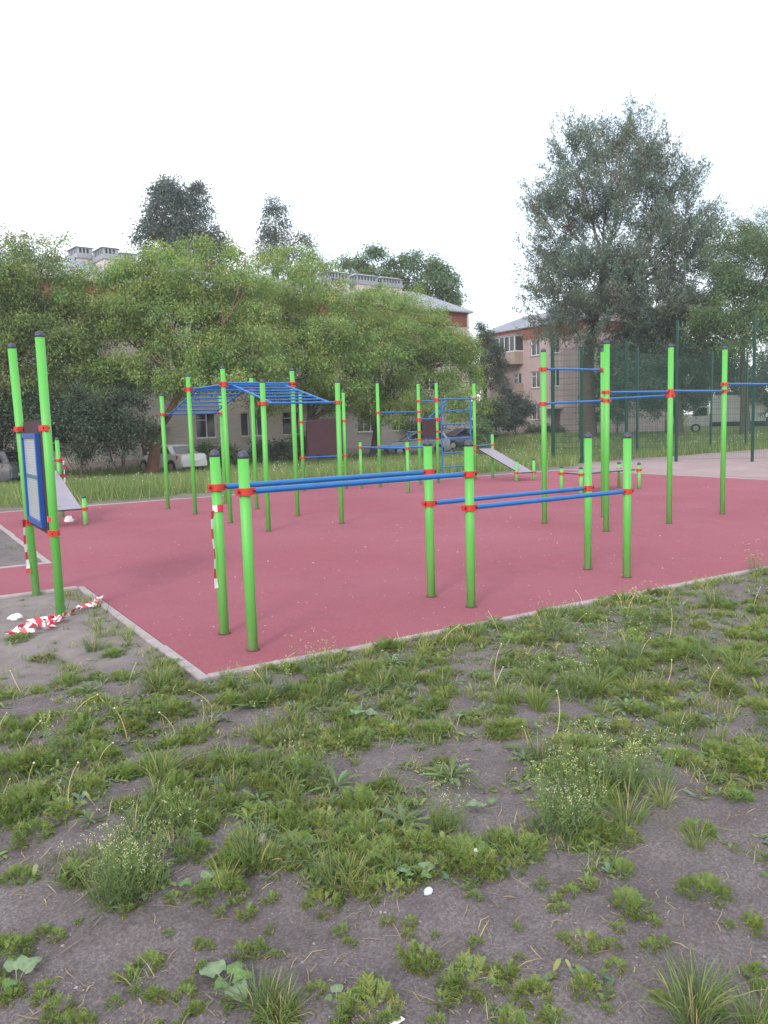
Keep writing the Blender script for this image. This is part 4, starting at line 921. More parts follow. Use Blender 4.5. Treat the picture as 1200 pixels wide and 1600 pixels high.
    if rack:
        for s in (-.5, .5): MB().tube([(xt0+.1, s, zt+.06), (xt1-.2, s, zt+.06)], .02, 6).tube([(xt0+.15, s, zt-.02), (xt0+.15, s, zt+.06)], .018, 6).tube([(xt1-.25, s, zt-.02), (xt1-.25, s, zt+.06)], .018, 6).build('roof_rail', M['trim'], root)
    return root
def cpaint(n, c, r=.22): return mat(n, c, r, 0.0, coat=.6)
def onground(px, d):
    c = deep(px, 700, d); c[2] = float(tz(c[0], c[1])); return c
def yaw_cam(deg):   # heading relative to the viewing direction: 0 = away, 90 = to the left
    return math.pi/2-HEAD+math.radians(deg)
car('parked_car', 'white sedan parked beside the leaning maple trunk', onground(267, 43.6), yaw_cam(46), cpaint('car_white', (.66, .65, .66)), 4.3, 'sedan')
car('parked_car', 'silver hatchback with roof rails parked under the drooping maple', onground(652, 55), yaw_cam(96), cpaint('car_silver', (.40, .40, .45)), 4.3, 'hatch', True)
car('parked_car', 'dark blue estate car parked beyond the silver hatchback', onground(722, 60), yaw_cam(118), cpaint('car_blue', (.05, .075, .14)), 4.4, 'hatch')
car('parked_car', 'grey hatchback half hidden by bushes behind the notice board', onground(-36, 40.0), yaw_cam(80), cpaint('car_grey', (.13, .13, .15)), 4.1, 'hatch')
car('parked_car', 'dark grey car parked behind the white box truck', onground(1192, 83), yaw_cam(64), cpaint('car_dark', (.05, .055, .07)), 4.4, 'hatch')
# white box truck
tr = thing('box_truck', 'white box truck parked in the shade behind the mesh fence', 'truck', onground(1136, 70), yaw_cam(70))
wp = cpaint('truck_white', (.62, .62, .64), .35)
MB().hexa([(1.35, -.9, .55), (3.05, -.9, .55), (3.05, .9, .55), (1.35, .9, .55), (1.35, -.9, 1.25), (3.0, -.88, 1.2), (3.0, .88, 1.2), (1.35, .9, 1.25)]).hexa([(1.35, -.9, 1.252), (2.75, -.86, 1.252), (2.75, .86, 1.252), (1.35, .9, 1.252), (1.35, -.8, 2.05), (2.15, -.78, 2.05), (2.15, .78, 2.05), (1.35, .8, 2.05)]).build('cab', wp, tr)
for s in (-1, 1):
    MB().quad((1.55, s*.893, 1.32), (2.55, s*.868, 1.32), (2.15, s*.80, 1.95), (1.55, s*.815, 1.95)).build('side_window', M['glass'], tr)
    MB().box((3.0, s*.72-.13, .72), (3.07, s*.72+.13, .92)).build('headlight', M['head'], tr)
    MB().box((2.3, s*1.0-.1, 1.3), (2.38, s*1.0+.1, 1.62)).build('mirror', M['trim'], tr)
    for x in (2.35, -1.35): 
        wh = MB().lathe([(.22, -.11), (.34, -.115), (.36, -.07), (.36, .07), (.34, .115), (.22, .11)], 18, 'y', (x, s*.80, .36)).build('wheel', M['tyre'], tr)
        MB().lathe([(.001, 0), (.06, 0), (.22, .02*s)], 14, 'y', (x, s*.90, .36)).build('rim', M['rim'], wh)
MB().quad((2.765, -.8, 1.30), (2.765, .8, 1.30), (2.19, .72, 1.98), (2.19, -.72, 1.98)).build('windscreen', M['glass'], tr)
MB().box((-2.6, -.35, .45), (1.34, .35, .70)).build('chassis', M['trim'], tr)
MB().box((-2.65, -1.02, .80), (1.22, 1.02, 2.85)).build('cargo_box', wp, tr)
bx_ = MB()
for x in (-2.65, 1.16): bx_.box((x-.01, -1.035, .79), (x+.07, -1.022, 2.86)).box((x-.01, 1.022, .79), (x+.07, 1.035, 2.86))
bx_.build('corner_trim', M['pipe'], tr)
MB().box((-2.6, -1.0, .60), (1.2, -.95, .795)).box((-2.6, .95, .60), (1.2, 1.0, .795)).build('side_guard', M['trim'], tr)

# ================================================================== MESH FENCE OF THE BALL COURT
def fence(label, line, H_, Hp, seed):
    line = [np.array(p, float) for p in line]
    root = thing('mesh_fence', label, 'fence', (line[0][0], line[0][1], 0)); o = np.array([line[0][0], line[0][1], 0])
    for i, p in enumerate(line):
        h_ = Hp[i] if isinstance(Hp, (list, tuple)) else Hp
        MB().box((p[0]-.035-o[0], p[1]-.035-o[1], -.3), (p[0]+.035-o[0], p[1]+.035-o[1], h_)).build('post', M['fence'], root)
    for a, b in zip(line, line[1:]):
        L = np.linalg.norm(b-a); d = (b-a)/L; nn = np.array([-d[1], d[0]]); V = []; k = int((L-.1)/.052); w_ = .0026
        s = .06+np.arange(k)*.052
        c = (a-o[:2])[None]+d[None]*s[:, None]
        def prism(P0, P1, e1, e2):
            return np.stack([P0+e1+e2, P0-e1+e2, P0-e1-e2, P0+e1-e2, P1+e1+e2, P1-e1+e2, P1-e1-e2, P1+e1-e2], 1)
        d3 = np.array([d[0], d[1], 0])*w_; n3 = np.array([nn[0], nn[1], 0])*w_; z3 = np.array([0, 0, w_*1.1])
        P0 = np.concatenate([c, np.full((k, 1), .06)], 1); P1 = np.concatenate([c, np.full((k, 1), H_)], 1)
        A_ = prism(P0, P1, d3, n3)
        zs = np.arange(.08, H_, .2); m_ = len(zs)
        Q0 = np.concatenate([np.repeat((a-o[:2]+d*.03)[None], m_, 0), zs[:, None]], 1); Q1 = np.concatenate([np.repeat((b-o[:2]-d*.03)[None], m_, 0), zs[:, None]], 1)
        B_ = prism(Q0+n3*2.2, Q1+n3*2.2, n3, z3)
        V = np.concatenate([A_, B_]).reshape(-1, 3); base = np.arange(len(V)//8)[:, None]*8
        fq = np.array([(0, 1, 5, 4), (1, 2, 6, 5), (2, 3, 7, 6), (3, 0, 4, 7)]); Q = (base[:, None]+fq[None]).reshape(-1, 4)
        pn = obj('mesh_panel', fast('mesh_panel', V, Q), M['fence'], root); stuff(pn)
    return root
fence('green wire mesh fence across the near end of the ball court', [(18.3, 16.2), (18.75, 15.3), (19.6, 14.1), (20.5, 12.8), (21.9, 11.0), (23.3, 9.2), (24.7, 7.4)], 3.9, [3.9, 3.9, 4.0, 4.55, 4.6, 4.6, 4.6], 1)
fence('green wire mesh fence along the far side of the ball court', [(18.34, 16.28), (20.4, 15.75), (23.0, 16.6), (25.8, 17.3), (28.0, 17.05), (30.3, 17.0), (33.2, 17.0), (36, 17.0)], 3.9, 4.1, 2)

# ================================================================== POWER LINES
for i, (ya, yb, d) in enumerate(((437, 447, 88), (443, 452, 89), (451, 462, 90), (468, 482, 92), (484, 497, 94))):
    a, b = deep(560, ya-14, d+18), deep(1010, yb+8, d-12); P = [a*(1-t)+b*t-np.array([0, 0, 1.5*math.sin(math.pi*t)]) for t in np.linspace(0, 1, 16)]
    o = MB().tube([p-P[0] for p in P], .011, 5).build('power_line', M['wire'], None, tuple(P[0]))
    tag(o, ('topmost thin overhead cable strung behind the two blocks', 'second thin overhead cable below the topmost one', 'middle one of five thin overhead cables', 'thin overhead cable just above the lowest one', 'lowest thin overhead cable above the zinc roof')[i], 'cable', 'overhead cables')

# ================================================================== FOREGROUND WEEDS
class LB:
    """collects thin leaf strips with a tint"""
    def __init__(s): s.V = []; s.F = []; s.T = []
    def tri(s, a, b, c, t):
        i = len(s.V); s.V += [a, b, c]; s.F.append((i, i+1, i+2, i+2)); s.T += [t]*3
    def strip(s, pts, wid, side, tints):
        i = len(s.V)
        for p, w_, t in zip(pts, wid, tints):
            s.V += [p-side*w_*.5, p+side*w_*.5]; s.T += [t, t]
        for k in range(len(pts)-1): a = i+2*k; s.F.append((a, a+1, a+3, a+2))
    def blob(s, c, r, t):
        i = len(s.V); c = np.asarray(c); e = np.eye(3)*r
        s.V += [c+e[0], c+e[1], c-e[0], c-e[1], c+e[2], c-e[2]]; s.T += [t]*6
        for k in range(4): s.F.append((i+k, i+(k+1) % 4, i+4, i+4)); s.F.append((i+(k+1) % 4, i+k, i+5, i+5))
    def mesh(s, name):
        V = np.array(s.V, np.float32); F4 = np.array(s.F, np.int64); T = np.array(s.T, np.float32)
        tri = F4[:, 2] == F4[:, 3]
        # quads split to triangles so one loop size serves all
        q = F4[~tri]; tr_ = np.concatenate([F4[tri][:, :3], q[:, [0, 1, 2]], q[:, [0, 2, 3]]]) if len(q) else F4[tri][:, :3]
        return fast(name, V, tr_, T)
WEED = leaf_mat('weed_leaves', (1.0, 1.0, 1.0), .6, .28, (.85, 1.0, .5))
def unit(v): return v/(np.linalg.norm(v)+1e-9)
def rot_dir(az, el): return np.array([math.cos(az)*math.cos(el), math.sin(az)*math.cos(el), math.sin(el)])
G1 = np.array([.125, .168, .046]); G2 = np.array([.165, .200, .058]); G3 = np.array([.096, .136, .054]); TAN = np.array([.34, .27, .15]); PALE = np.array([.155, .215, .125])
def jit(c, r, a=.15): return np.clip(c*(1+a*r.normal())*np.array([1+.10*r.normal(), 1, 1+.12*r.normal()]), .02, .9)
def add_frond(b, r, p0, az, el, L, c, npin=9):
    """feathery frond: curved rib with fine pinnae"""
    d = rot_dir(az, el); side = unit(np.cross(d, np.array([0, 0, 1.]))); pts = []
    for k in range(5):
        t = k/4; pts.append(p0+d*L*t+np.array([0, 0, -L*.35*t*t*math.cos(el)]))
    b.strip(pts, [.0022, .002, .0018, .0014, .0008], side, [c*.9]*5)
    up = unit(np.cross(side, d))
    for k in range(npin):
        t = .22+.78*k/npin; i = min(int(t*4), 3); q = pts[i]*(1-(t*4-i))+pts[i+1]*(t*4-i)
        pl = L*(.34*math.sin(math.pi*(.25+.72*(1-t)))+.05)
        for s in (-1, 1):
            e = unit(d*.7+side*s*.9+up*(.5*r.normal())); w_ = .0028
            tip = q+e*pl*(.7+.5*r.random()); n_ = unit(np.cross(e, up+.3*r.normal(size=3)))*w_
            cc = jit(c, r, .08); b.tri(q-n_*.7, q+n_*.7, tip, cc)
            m = q+e*pl*.5; e2 = unit(e*.5+side*s*.2+up*.8*r.normal()+d*.5); b.tri(m-n_*.5, m+n_*.5, m+e2*pl*.55, cc*1.06)
def mayweed(seed, n=38, R=.055, L0=.055, L1=.10):
    r = np.random.default_rng(seed); b = LB(); base = G1*(1-.5*r.random())+G2*.5*r.random()+.0
    base = G1*(.4)+G2*.6 if seed % 2 else G1
    for i in range(n):
        a = r.random()*6.283; rad = R*math.sqrt(r.random()); el = math.radians(70-45*rad/R+r.normal()*12)
        p = np.array([math.cos(a)*rad, math.sin(a)*rad, -.004+.03*r.random()*(1-rad/R)])
        add_frond(b, r, p, a+r.normal()*.6, max(.15, el), r.uniform(L0, L1), jit(base, r, .12))
    for i in range(4):    # a few yellowed old leaves near the soil
        a = r.random()*6.283; add_frond(b, r, np.array([math.cos(a)*R*.8, math.sin(a)*R*.8, .004]), a, .12, L1*.6, jit(np.array([.24, .21, .07]), r), 6)
    return b.mesh('mayweed')
def blade(b, r, p, az, L, w_, c, lean=.5, tipc=None, k=4, curl=.8):
    el = math.radians(86-lean*50*r.random()); d = rot_dir(az, el); side = unit(np.cross(d, np.array([0, 0, 1.]))+.2*r.normal(size=3)); pts = []; out = np.array([math.cos(az), math.sin(az), 0])
    for i in range(k+1):
        t = i/k; pts.append(p+d*L*t+out*L*curl*.35*t*t*lean+np.array([0, 0, -L*curl*.32*t**2.4*lean]))
    wd = [w_*(1-.25*(i/k))*(1 if i < k else .12) for i in range(k+1)]
    b.strip(pts, wd, side, [c*(.85+.2*i/k) if tipc is None else c*(1-i/k)+tipc*i/k for i in range(k+1)])
def grass_tuft(seed, n=70, R=.04, L0=.07, L1=.17, w_=.0042, dry=.08):
    r = np.random.default_rng(seed); b = LB(); base = [G1, G3, G2][seed % 3]
    for i in range(n):
        a = r.random()*6.283; rad = R*math.sqrt(r.random()); c = jit(base, r, .18) if r.random() > dry else jit(TAN, r)
        blade(b, r, np.array([math.cos(a)*rad, math.sin(a)*rad, -.006]), a+r.normal()*.5, r.uniform(L0, L1), w_*r.uniform(.7, 1.3), c, r.uniform(.3, 1.25))
    return b.mesh('grass_tuft')
def purse(seed, n=16, H0=.16, H1=.34, R=.06):
    """shepherd's purse: thin upright stems, seed pods up the stem, pale flower heads"""
    r = np.random.default_rng(seed); b = LB()
    for i in range(n):
        a = r.random()*6.283; rad = R*math.sqrt(r.random()); p = np.array([math.cos(a)*rad, math.sin(a)*rad, -.005]); Hh = r.uniform(H0, H1)
        d = unit(np.array([math.cos(a), math.sin(a), 0])*r.uniform(.05, .45)+np.array([0, 0, 1.])); c = jit(G3*1.15, r, .1); pts = []
        for k in range(5): t = k/4; pts.append(p+d*Hh*t+np.array([.02*math.sin(3*t+a), .02*math.cos(2*t+a), 0])*t)
        b.strip(pts, [.003, .0026, .0024, .002, .0015], unit(np.cross(d, rot_dir(a+1.2, .1))), [c]*5)
        m = r.integers(7, 14)
        for k in range(m):
            t = .35+.6*k/m; j = min(int(t*4), 3); q = pts[j]*(1-(t*4-j))+pts[j+1]*(t*4-j); e = rot_dir(r.random()*6.28, r.uniform(.1, .8)); tip = q+e*r.uniform(.010, .02)
            b.strip([q, tip], [.0008, .0008], unit(np.cross(e, d)), [c, c]); s_ = unit(np.cross(e, d))*.0032; b.tri(tip, tip+e*.007+s_, tip+e*.007-s_, jit(G1*1.2, r))
        for k in range(4):
            q = pts[-1]+r.normal(size=3)*np.array([.006, .006, .004]); b.blob(q, r.uniform(.0016, .003), jit(np.array([.52, .50, .34]), r, .1))
        for k in range(5):
            t = r.uniform(.05, .6); j = min(int(t*4), 3); q = pts[j]*(1-(t*4-j))+pts[j+1]*(t*4-j); az = r.random()*6.28; e = rot_dir(az, r.uniform(.2, .9)); Ll = r.uniform(.02, .05)
            b.strip([q, q+e*Ll*.5, q+e*Ll], [.002, .007, .0008], unit(np.cross(e, np.array([0, 0, 1.]))), [jit(G3, r)]*3)
    for i in range(14):
        a = r.random()*6.283; add_frond(b, r, np.array([math.cos(a), math.sin(a), .01])*R*.6, a, r.uniform(.2, .9), r.uniform(.06, .11), jit(G3, r), 6)
    return b.mesh('flowering_weed')
def dandelion(seed, n=13, L0=.09, L1=.17):
    n = int(n*1.3)
    r = np.random.default_rng(seed); b = LB()
    for i in range(n):
        a = 6.283*i/n+r.normal()*.25; L = r.uniform(L0*.6, L1*.95); el = r.uniform(.1, 1.15); d = rot_dir(a+r.normal()*.35, el); side = unit(np.cross(d, np.array([0, 0, 1.]))); c = jit(G1*.85 if seed % 2 else G3*1.15, r, .16); pts = []; wd = []; ts = []
        K = 11
        for k in range(K):
            t = k/(K-1); pts.append(d*L*t+np.array([0, 0, .004-L*.55*t*t*math.sin(el)+.02*t*(1-t)])); env = L*.24*math.sin(math.pi*min(1, t*.85+.06))**1.1*(.35+.65*t)
            wd.append((env*(1.0 if k % 2 else .5)+.002)*(1 if k < K-1 else .15)); ts.append(c*(1.0 if k % 2 else 1.05))
        b.strip(pts, wd, side, ts); b.strip([q+np.array([0, 0, .0012]) for q in pts[:-1]], [.0022]*(K-1), side, [c*1.35]*(K-1))
    return b.mesh('dandelion')
def leaf_blade(L, W_, seed, c):
    """one broad heart-shaped leaf on its stalk, lying out along +X"""
    r = np.random.default_rng(seed); b = LB(); st = L*.55
    b.strip([np.array([0, 0, 0.]), np.array([st*.5, 0, .02]), np.array([st, 0, .035])], [.005, .0045, .004], np.array([0, 1., 0]), [c*1.1]*3)
    K, J = 8, 3; rows = []
    for k in range(K+1):
        t = k/K; wd = W_*.5*(math.sin(math.pi*min(1, .18+t*.82))**.8)*(1.05 if t < .5 else 1)*(1 if k < K else .05)
        row = []
        for j in range(-J, J+1):
            s = j/J; row.append(np.array([st+L*t-.06*L*(abs(s)**2)*(1-t), s*wd, .035+.05*L*math.sin(3*t)-.28*L*t*t+.16*wd*abs(s)+.006*math.sin(9*t+7*s+seed)]))
        rows.append(row)
    i = len(b.V)
    for k, row in enumerate(rows):
        for j, p in enumerate(row): b.V.append(p); b.T.append(c*(1.22 if j == J else 1.0+.07*r.normal()))
    w7 = 2*J+1
    for k in range(K):
        for j in range(w7-1): a = i+k*w7+j; b.F.append((a, a+1, a+w7+1, a+w7))
    me = b.mesh('leaf'); me.polygons.foreach_set('use_smooth', [True]*len(me.polygons)); me.materials.append(WEED); return me
def with_mat(me): me.materials.append(WEED); return me
MAY = [with_mat(mayweed(100+i, n, R, a, b_)) for i, (n, R, a, b_) in enumerate(((64, .07, .035, .07), (52, .055, .035, .06), (84, .085, .04, .078), (28, .03, .028, .05), (18, .022, .022, .04), (44, .05, .035, .065)))]
GRS = [with_mat(grass_tuft(200+i, n, R, a, b_)) for i, (n, R, a, b_) in enumerate(((70, .035, .06, .16), (48, .03, .05, .12), (110, .06, .09, .21), (34, .02, .05, .11), (90, .05, .10, .24)))]
PUR = [with_mat(purse(300+i, n, a, b_, R)) for i, (n, a, b_, R) in enumerate(((14, .14, .28, .05), (22, .16, .33, .08), (9, .12, .24, .035), (30, .16, .36, .11)))]
DAN = [with_mat(dandelion(400+i, n, a, b_)) for i, (n, a, b_) in enumerate(((13, .08, .15), (10, .07, .12), (18, .10, .19), (8, .05, .10)))]
BRD = [leaf_blade(L, W_, 500+i, c) for i, (L, W_, c) in enumerate(((.095, .085, PALE), (.075, .06, PALE*np.array([.8, .95, .6])), (.11, .10, PALE*1.1), (.06, .055, PALE*np.array([.75, .95, .6]))))]

# how much of the soil is green, read from the photograph (rows: picture height, columns: picture width)
DY = np.array([880, 960, 1050, 1120, 1200, 1280, 1360, 1440, 1520, 1620]); DX = np.array([0, 150, 300, 450, 600, 750, 900, 1050, 1200])
DG = np.array([[.12, .10, .1, .9, .9, .9, .9, .95, .95], [.14, .12, .1, .9, .9, .95, .95, .95, .95], [.35, .30, .75, .95, .95, .9, .9, .95, .95], [.80, .75, .85, .9, .85, .62, .65, .80, .85],
               [.62, .72, .80, .75, .48, .45, .62, .62, .55], [.68, .84, .75, .74, .55, .30, .62, .36, .32], [.32, .74, .62, .78, .70, .24, .28, .24, .22],
               [.10, .10, .14, .18, .18, .14, .08, .10, .10], [.08, .06, .08, .14, .08, .08, .08, .06, .14], [.08, .06, .08, .12, .08, .08, .08, .06, .14]])
def dens(px, py):
    px = np.clip(px, 0, 1199); py = np.clip(py, 881, 1619)
    i = np.clip(np.searchsorted(DX, px)-1, 0, len(DX)-2); j = np.clip(np.searchsorted(DY, py)-1, 0, len(DY)-2)
    fx = (px-DX[i])/(DX[i+1]-DX[i]); fy = (py-DY[j])/(DY[j+1]-DY[j])
    return (DG[j, i]*(1-fx)+DG[j, i+1]*fx)*(1-fy)+(DG[j+1, i]*(1-fx)+DG[j+1, i+1]*fx)*fy
def dens_uv(u, v):
    q = np.stack([u, v, np.zeros_like(u)], -1)-CAM; z = np.maximum(q@_f, .3); return dens(600+F_PX*(q@_r)/z, 800-F_PX*(q@_u)/z)
def allowed(u, v, m=.06): return ~in_court(u, v, m)
rw = np.random.default_rng(99)
def scatter(n, u0=-4.4, u1=11.0, v0=-3.9, v1=-.05, gain=1.0, freq=2.6, off=0.0, near=None, low=.12):
    """n points kept where the photograph is green, gathered into patches"""
    outp = []
    while len(outp) < n:
        k = 9000; d = rw.random(k); th = rw.random(k)
        # sample in polar coordinates about the camera's foot so near ground gets its share
        R = 1.75+(12.5-1.75)*d**1.6; A_ = math.pi/2-HEAD+(th-.5)*1.95
        u = CAM[0]+R*np.cos(A_); v = CAM[1]+R*np.sin(A_)
        ok = allowed(u, v) & (v < 3.55) & ((v < 0) | (u < 0))
        dn = dens_uv(u, v); nz = fbm(u*freq+off, v*freq+off*1.7, 3); nz = np.clip((nz-.28)/.44, 0, 1)
        ok &= (nz < dn*gain) & (rw.random(k) < .25+.75*dn)
        ok &= (pix(np.stack([u, v, np.zeros_like(u)], -1))[1] < 1425) | (rw.random(k) < low)
        if near is not None: ok &= (R < near)
        for a, b in zip(u[ok], v[ok]): outp.append((a, b))
        rw.shuffle(outp) if False else None
    return outp[:n]
def zone(u, v):
    if v > 0: return 'on the trodden plot by the notice board'
    if v > -.75: return 'close to the front kerb'
    d = float(dens_uv(np.array([u]), np.array([v]))[0])
    return 'alone on open bare soil' if d < .36 else 'in the dense weedy belt' if d > .66 else 'on half-bare soil'
def plant(name, me, u, v, s, label, cat, group, tilt=.06, dz=0.0):
    zn = zone(u, v); sz = 'small' if s < .72 else 'large' if s > .95 else 'middling'
    label = sz+' '+label+' '+zn; group = sz+' '+group+' '+zn
    o = obj(name, me, None, None, (u, v, float(gz(u, v))+dz), (rw.normal()*tilt, rw.normal()*tilt, rw.random()*6.283), (s, s, s*rw.uniform(.85, 1.15)))
    return tag(o, label, cat, group)
def at_px(px, py): h = hit(px, py, 0.0); return h[0], h[1]
# --- plants that stand out, each where the photograph has it
def hero(name, mes, px, py, s, label, cat, n=1, spread=0.0):
    """one plant, or a big plant made of several shoots from one root"""
    u, v = at_px(px, py); z = float(gz(u, v))
    if n == 1:
        o = obj(name, mes[0], None, None, (u, v, z), (0, 0, rw.random()*6.28), (s, s, s)); return tag(o, label, cat)
    root = thing(name, label, cat, (u, v, z))
    for i in range(n):
        a = rw.random()*6.283; rr = spread*math.sqrt(rw.random()); x, y = math.cos(a)*rr, math.sin(a)*rr; ss = s*rw.uniform(.75, 1.15)
        obj('shoot', mes[i % len(mes)], None, root, (x, y, float(gz(u+x, v+y))-z), (rw.normal()*.1, rw.normal()*.1, rw.random()*6.28), (ss, ss, ss))
    return root
hero('flowering_weed', [PUR[1], PUR[3]], 215, 1395, .78, 'large bushy flowering weed clump beside the broad pale leaf', 'weed', 5, .10)
hero('flowering_weed', [PUR[3], PUR[1]], 885, 1270, .8, 'tall pale-flowered weed clump with yellowed lower leaves', 'weed', 6, .16)
hero('flowering_weed', [PUR[1]], 985, 1240, .9, 'loose airy flowering weed next to the tall pale-flowered clump', 'weed', 4, .14)
hero('grass_tuft', [GRS[2], GRS[0]], 425, 1575, .62, 'thick dark grass clump growing among broad leaves', 'grass', 5, .07)
hero('grass_tuft', [GRS[2], GRS[4]], 1130, 1590, .75, 'large shaggy grass clump with dry pale blades', 'grass', 5, .11)
hero('grass_tuft', [GRS[4]], 815, 1100, .8, 'dense grass clump below the bare patch near the kerb', 'grass', 4, .12)
hero('grass_tuft', [GRS[0], GRS[2]], 550, 1390, .8, 'yellow-green grass tuft with spreading thin blades', 'grass', 3, .06)
hero('dandelion', [DAN[2]], 705, 1215, 1.0, 'dandelion rosette alone on dark soil', 'weed')
hero('dandelion', [DAN[2]], 525, 1222, .95, 'grey-green dandelion rosette on the bare strip', 'weed')
for i, (px, py, s, n, lab) in enumerate(((310, 1385, 1.0, 2, 'pair of broad pale leaves at the edge of mayweed'), (355, 1525, 1.1, 5, 'broad-leaved plant with pale leaves beside the thick grass clump'), (25, 1520, .95, 3, 'broad-leaved plant with yellow-green leaves on bare soil'), (525, 1560, .6, 2, 'small two-leaved seedling on bare soil'), (760, 1260, .8, 3, 'broad-leaved seedling with reddish stalk'), (650, 1370, .8, 5, 'broad-leaved plant with grey leaves next to the white scrap'), (730, 1120, .8, 4, 'broad-leaved plant with dusty leaves on the trampled patch'), (560, 1115, 1.2, 6, 'grey broad-leaved plant near the kerb'))):
    u, v = at_px(px, py); root = thing('broadleaf_weed', lab, 'weed', (u, v, float(gz(u, v))))
    for k in range(n): obj('leaf', BRD[(k+i) % 4], None, root, (0, 0, -.004), (rw.normal()*.1, rw.uniform(-.5, .05), 6.283*k/n+rw.normal()*.4+i), (s*.68, s*.68, s*.68))
# --- mayweed clumps picked out one by one
for px, py, s in ((500, 1290, 1.1), (560, 1300, 1.15), (470, 1335, 1.0), (520, 1365, 1.1), (590, 1345, 1.1), (625, 1300, .95), (600, 1395, .9), (505, 1405, .9), (545, 1330, 1.1), (370, 1350, .85), (340, 1392, .85), (300, 1335, .8), (695, 1290, .85), (700, 1335, .85), (60, 1305, 1.0), (105, 1275, 1.05), (150, 1185, 1.1), (270, 1230, 1.1), (250, 1270, 1.0), (345, 1205, 1.0), (400, 1195, 1.0), (440, 1275, .9), (30, 1372, .7), (660, 1492, .7), (690, 1525, .55), (790, 1512, .65), (832, 1545, .7), (912, 1468, .7), (985, 1415, .8), (1100, 1390, .75), (320, 1468, .65), (260, 1452, .5), (66, 1447, .45), (245, 1542, .6), (125, 1582, .5), (580, 1525, .6), (915, 1535, .6), (962, 1502, .6), (1016, 1472, .55), (800, 1592, .7), (5, 1480, .8), (640, 1440, .5), (1175, 1440, .5), (1090, 1300, .7), (1180, 1200, .8)):
    u, v = at_px(px, py); plant('mayweed', MAY[rw.integers(0, 3) if s > .65 else rw.integers(3, 6)], u, v, s, 'feathery green mayweed clump', 'weed', 'mayweed clumps')
# --- the many
for u, v in scatter(330, gain=.9, freq=3.0, off=3, near=8.0):
    plant('mayweed', MAY[rw.integers(0, 6)], u, v, rw.uniform(.65, 1.25), 'feathery green mayweed clump', 'weed', 'mayweed clumps')
for u, v in scatter(225, gain=.85, freq=3.1, off=31, near=9.5):
    plant('grass_tuft', GRS[rw.integers(0, 5)], u, v, rw.uniform(.45, .98), 'thin-bladed green grass tuft', 'grass', 'grass tufts')
for u, v in scatter(78, gain=.6, freq=2.0, off=57, near=9.5):
    plant('flowering_weed', PUR[rw.integers(0, 4)], u, v, rw.uniform(.55, 1.0), 'spindly weed with tiny pale flower heads', 'weed', 'spindly flowering weeds')
for u, v in scatter(290, gain=.92, freq=3.1, off=83, near=9.0):
    plant('dandelion', DAN[rw.integers(0, 4)], u, v, rw.uniform(.4, .98)**1.5, 'flat dandelion rosette', 'weed', 'dandelion rosettes')
for k in range(150):     # seedlings dotted over the bare soil
    u, v = at_px(rw.uniform(-260, 1460), rw.uniform(1380, 1640))
    plant('weed_seedling', MAY[[3, 4][k % 2]], u, v, rw.uniform(.45, .85), 'feathery sprouting seedling', 'weed', 'seedlings')
# dry dandelion stalks
def stalk(seed, Hh):
    r = np.random.default_rng(seed); b = LB(); a = r.random()*6.28; pts = []
    for k in range(6): t = k/5; pts.append(np.array([math.cos(a)*Hh*.35*t*t, math.sin(a)*Hh*.35*t*t, Hh*t*(1-.12*t)]))
    c = jit(np.array([.46, .37, .22]), r, .1); b.strip(pts, [.0042]*5+[.003], unit(np.array([-math.sin(a), math.cos(a), .1])), [c]*6); b.strip(pts, [.0042]*5+[.003], unit(np.array([math.cos(a), math.sin(a), .1])), [c]*6)
    b.blob(pts[-1], .0055, np.array([.62, .58, .50])); return with_mat(b.mesh('dry_stalk'))
STK = [stalk(600+i, h_) for i, h_ in enumerate((.16, .22, .19, .26))]
sp_ = scatter(120, gain=.9, freq=1.7, off=12, near=8.6)
for u, v in sp_:
    if v > -2.2: plant('dry_stalk', STK[rw.integers(0, 4)], u, v, rw.uniform(.7, 1.15), 'thin dry dandelion stalk', 'weed', 'dry dandelion stalks', .25)
# --- the uncountable rest: short ground cover as one mesh
def joined(name, meshes, pts, smin, smax, m, dz=0.0):
    VV, FF, TT = [], [], []; o = 0
    data = []
    for me in meshes:
        V = np.zeros(len(me.vertices)*3, np.float32); me.vertices.foreach_get('co', V); F = np.zeros(len(me.loops), np.int32); me.loops.foreach_get('vertex_index', F)
        T = np.zeros(len(me.vertices)*4, np.float32); me.attributes['tint'].data.foreach_get('color', T); data.append((V.reshape(-1, 3), F.reshape(-1, 3), T.reshape(-1, 4)[:, :3]))
    P = np.array(pts); Z = gz(P[:, 0], P[:, 1])
    for (u, v), z in zip(pts, Z):
        V, F, T = data[rw.integers(0, len(data))]; s = rw.uniform(smin, smax); a = rw.random()*6.283; c, q = math.cos(a)*s, math.sin(a)*s
        VV.append(np.stack([V[:, 0]*c-V[:, 1]*q+u, V[:, 0]*q+V[:, 1]*c+v, V[:, 2]*s+z+dz], 1)); FF.append(F+o); TT.append(T*rw.uniform(.72, 1.2)*np.array([rw.uniform(.88, 1.14), 1, rw.uniform(.85, 1.3)])); o += len(V)
    return stuff(obj(name, fast(name, np.concatenate(VV), np.concatenate(FF), np.concatenate(TT)), m))
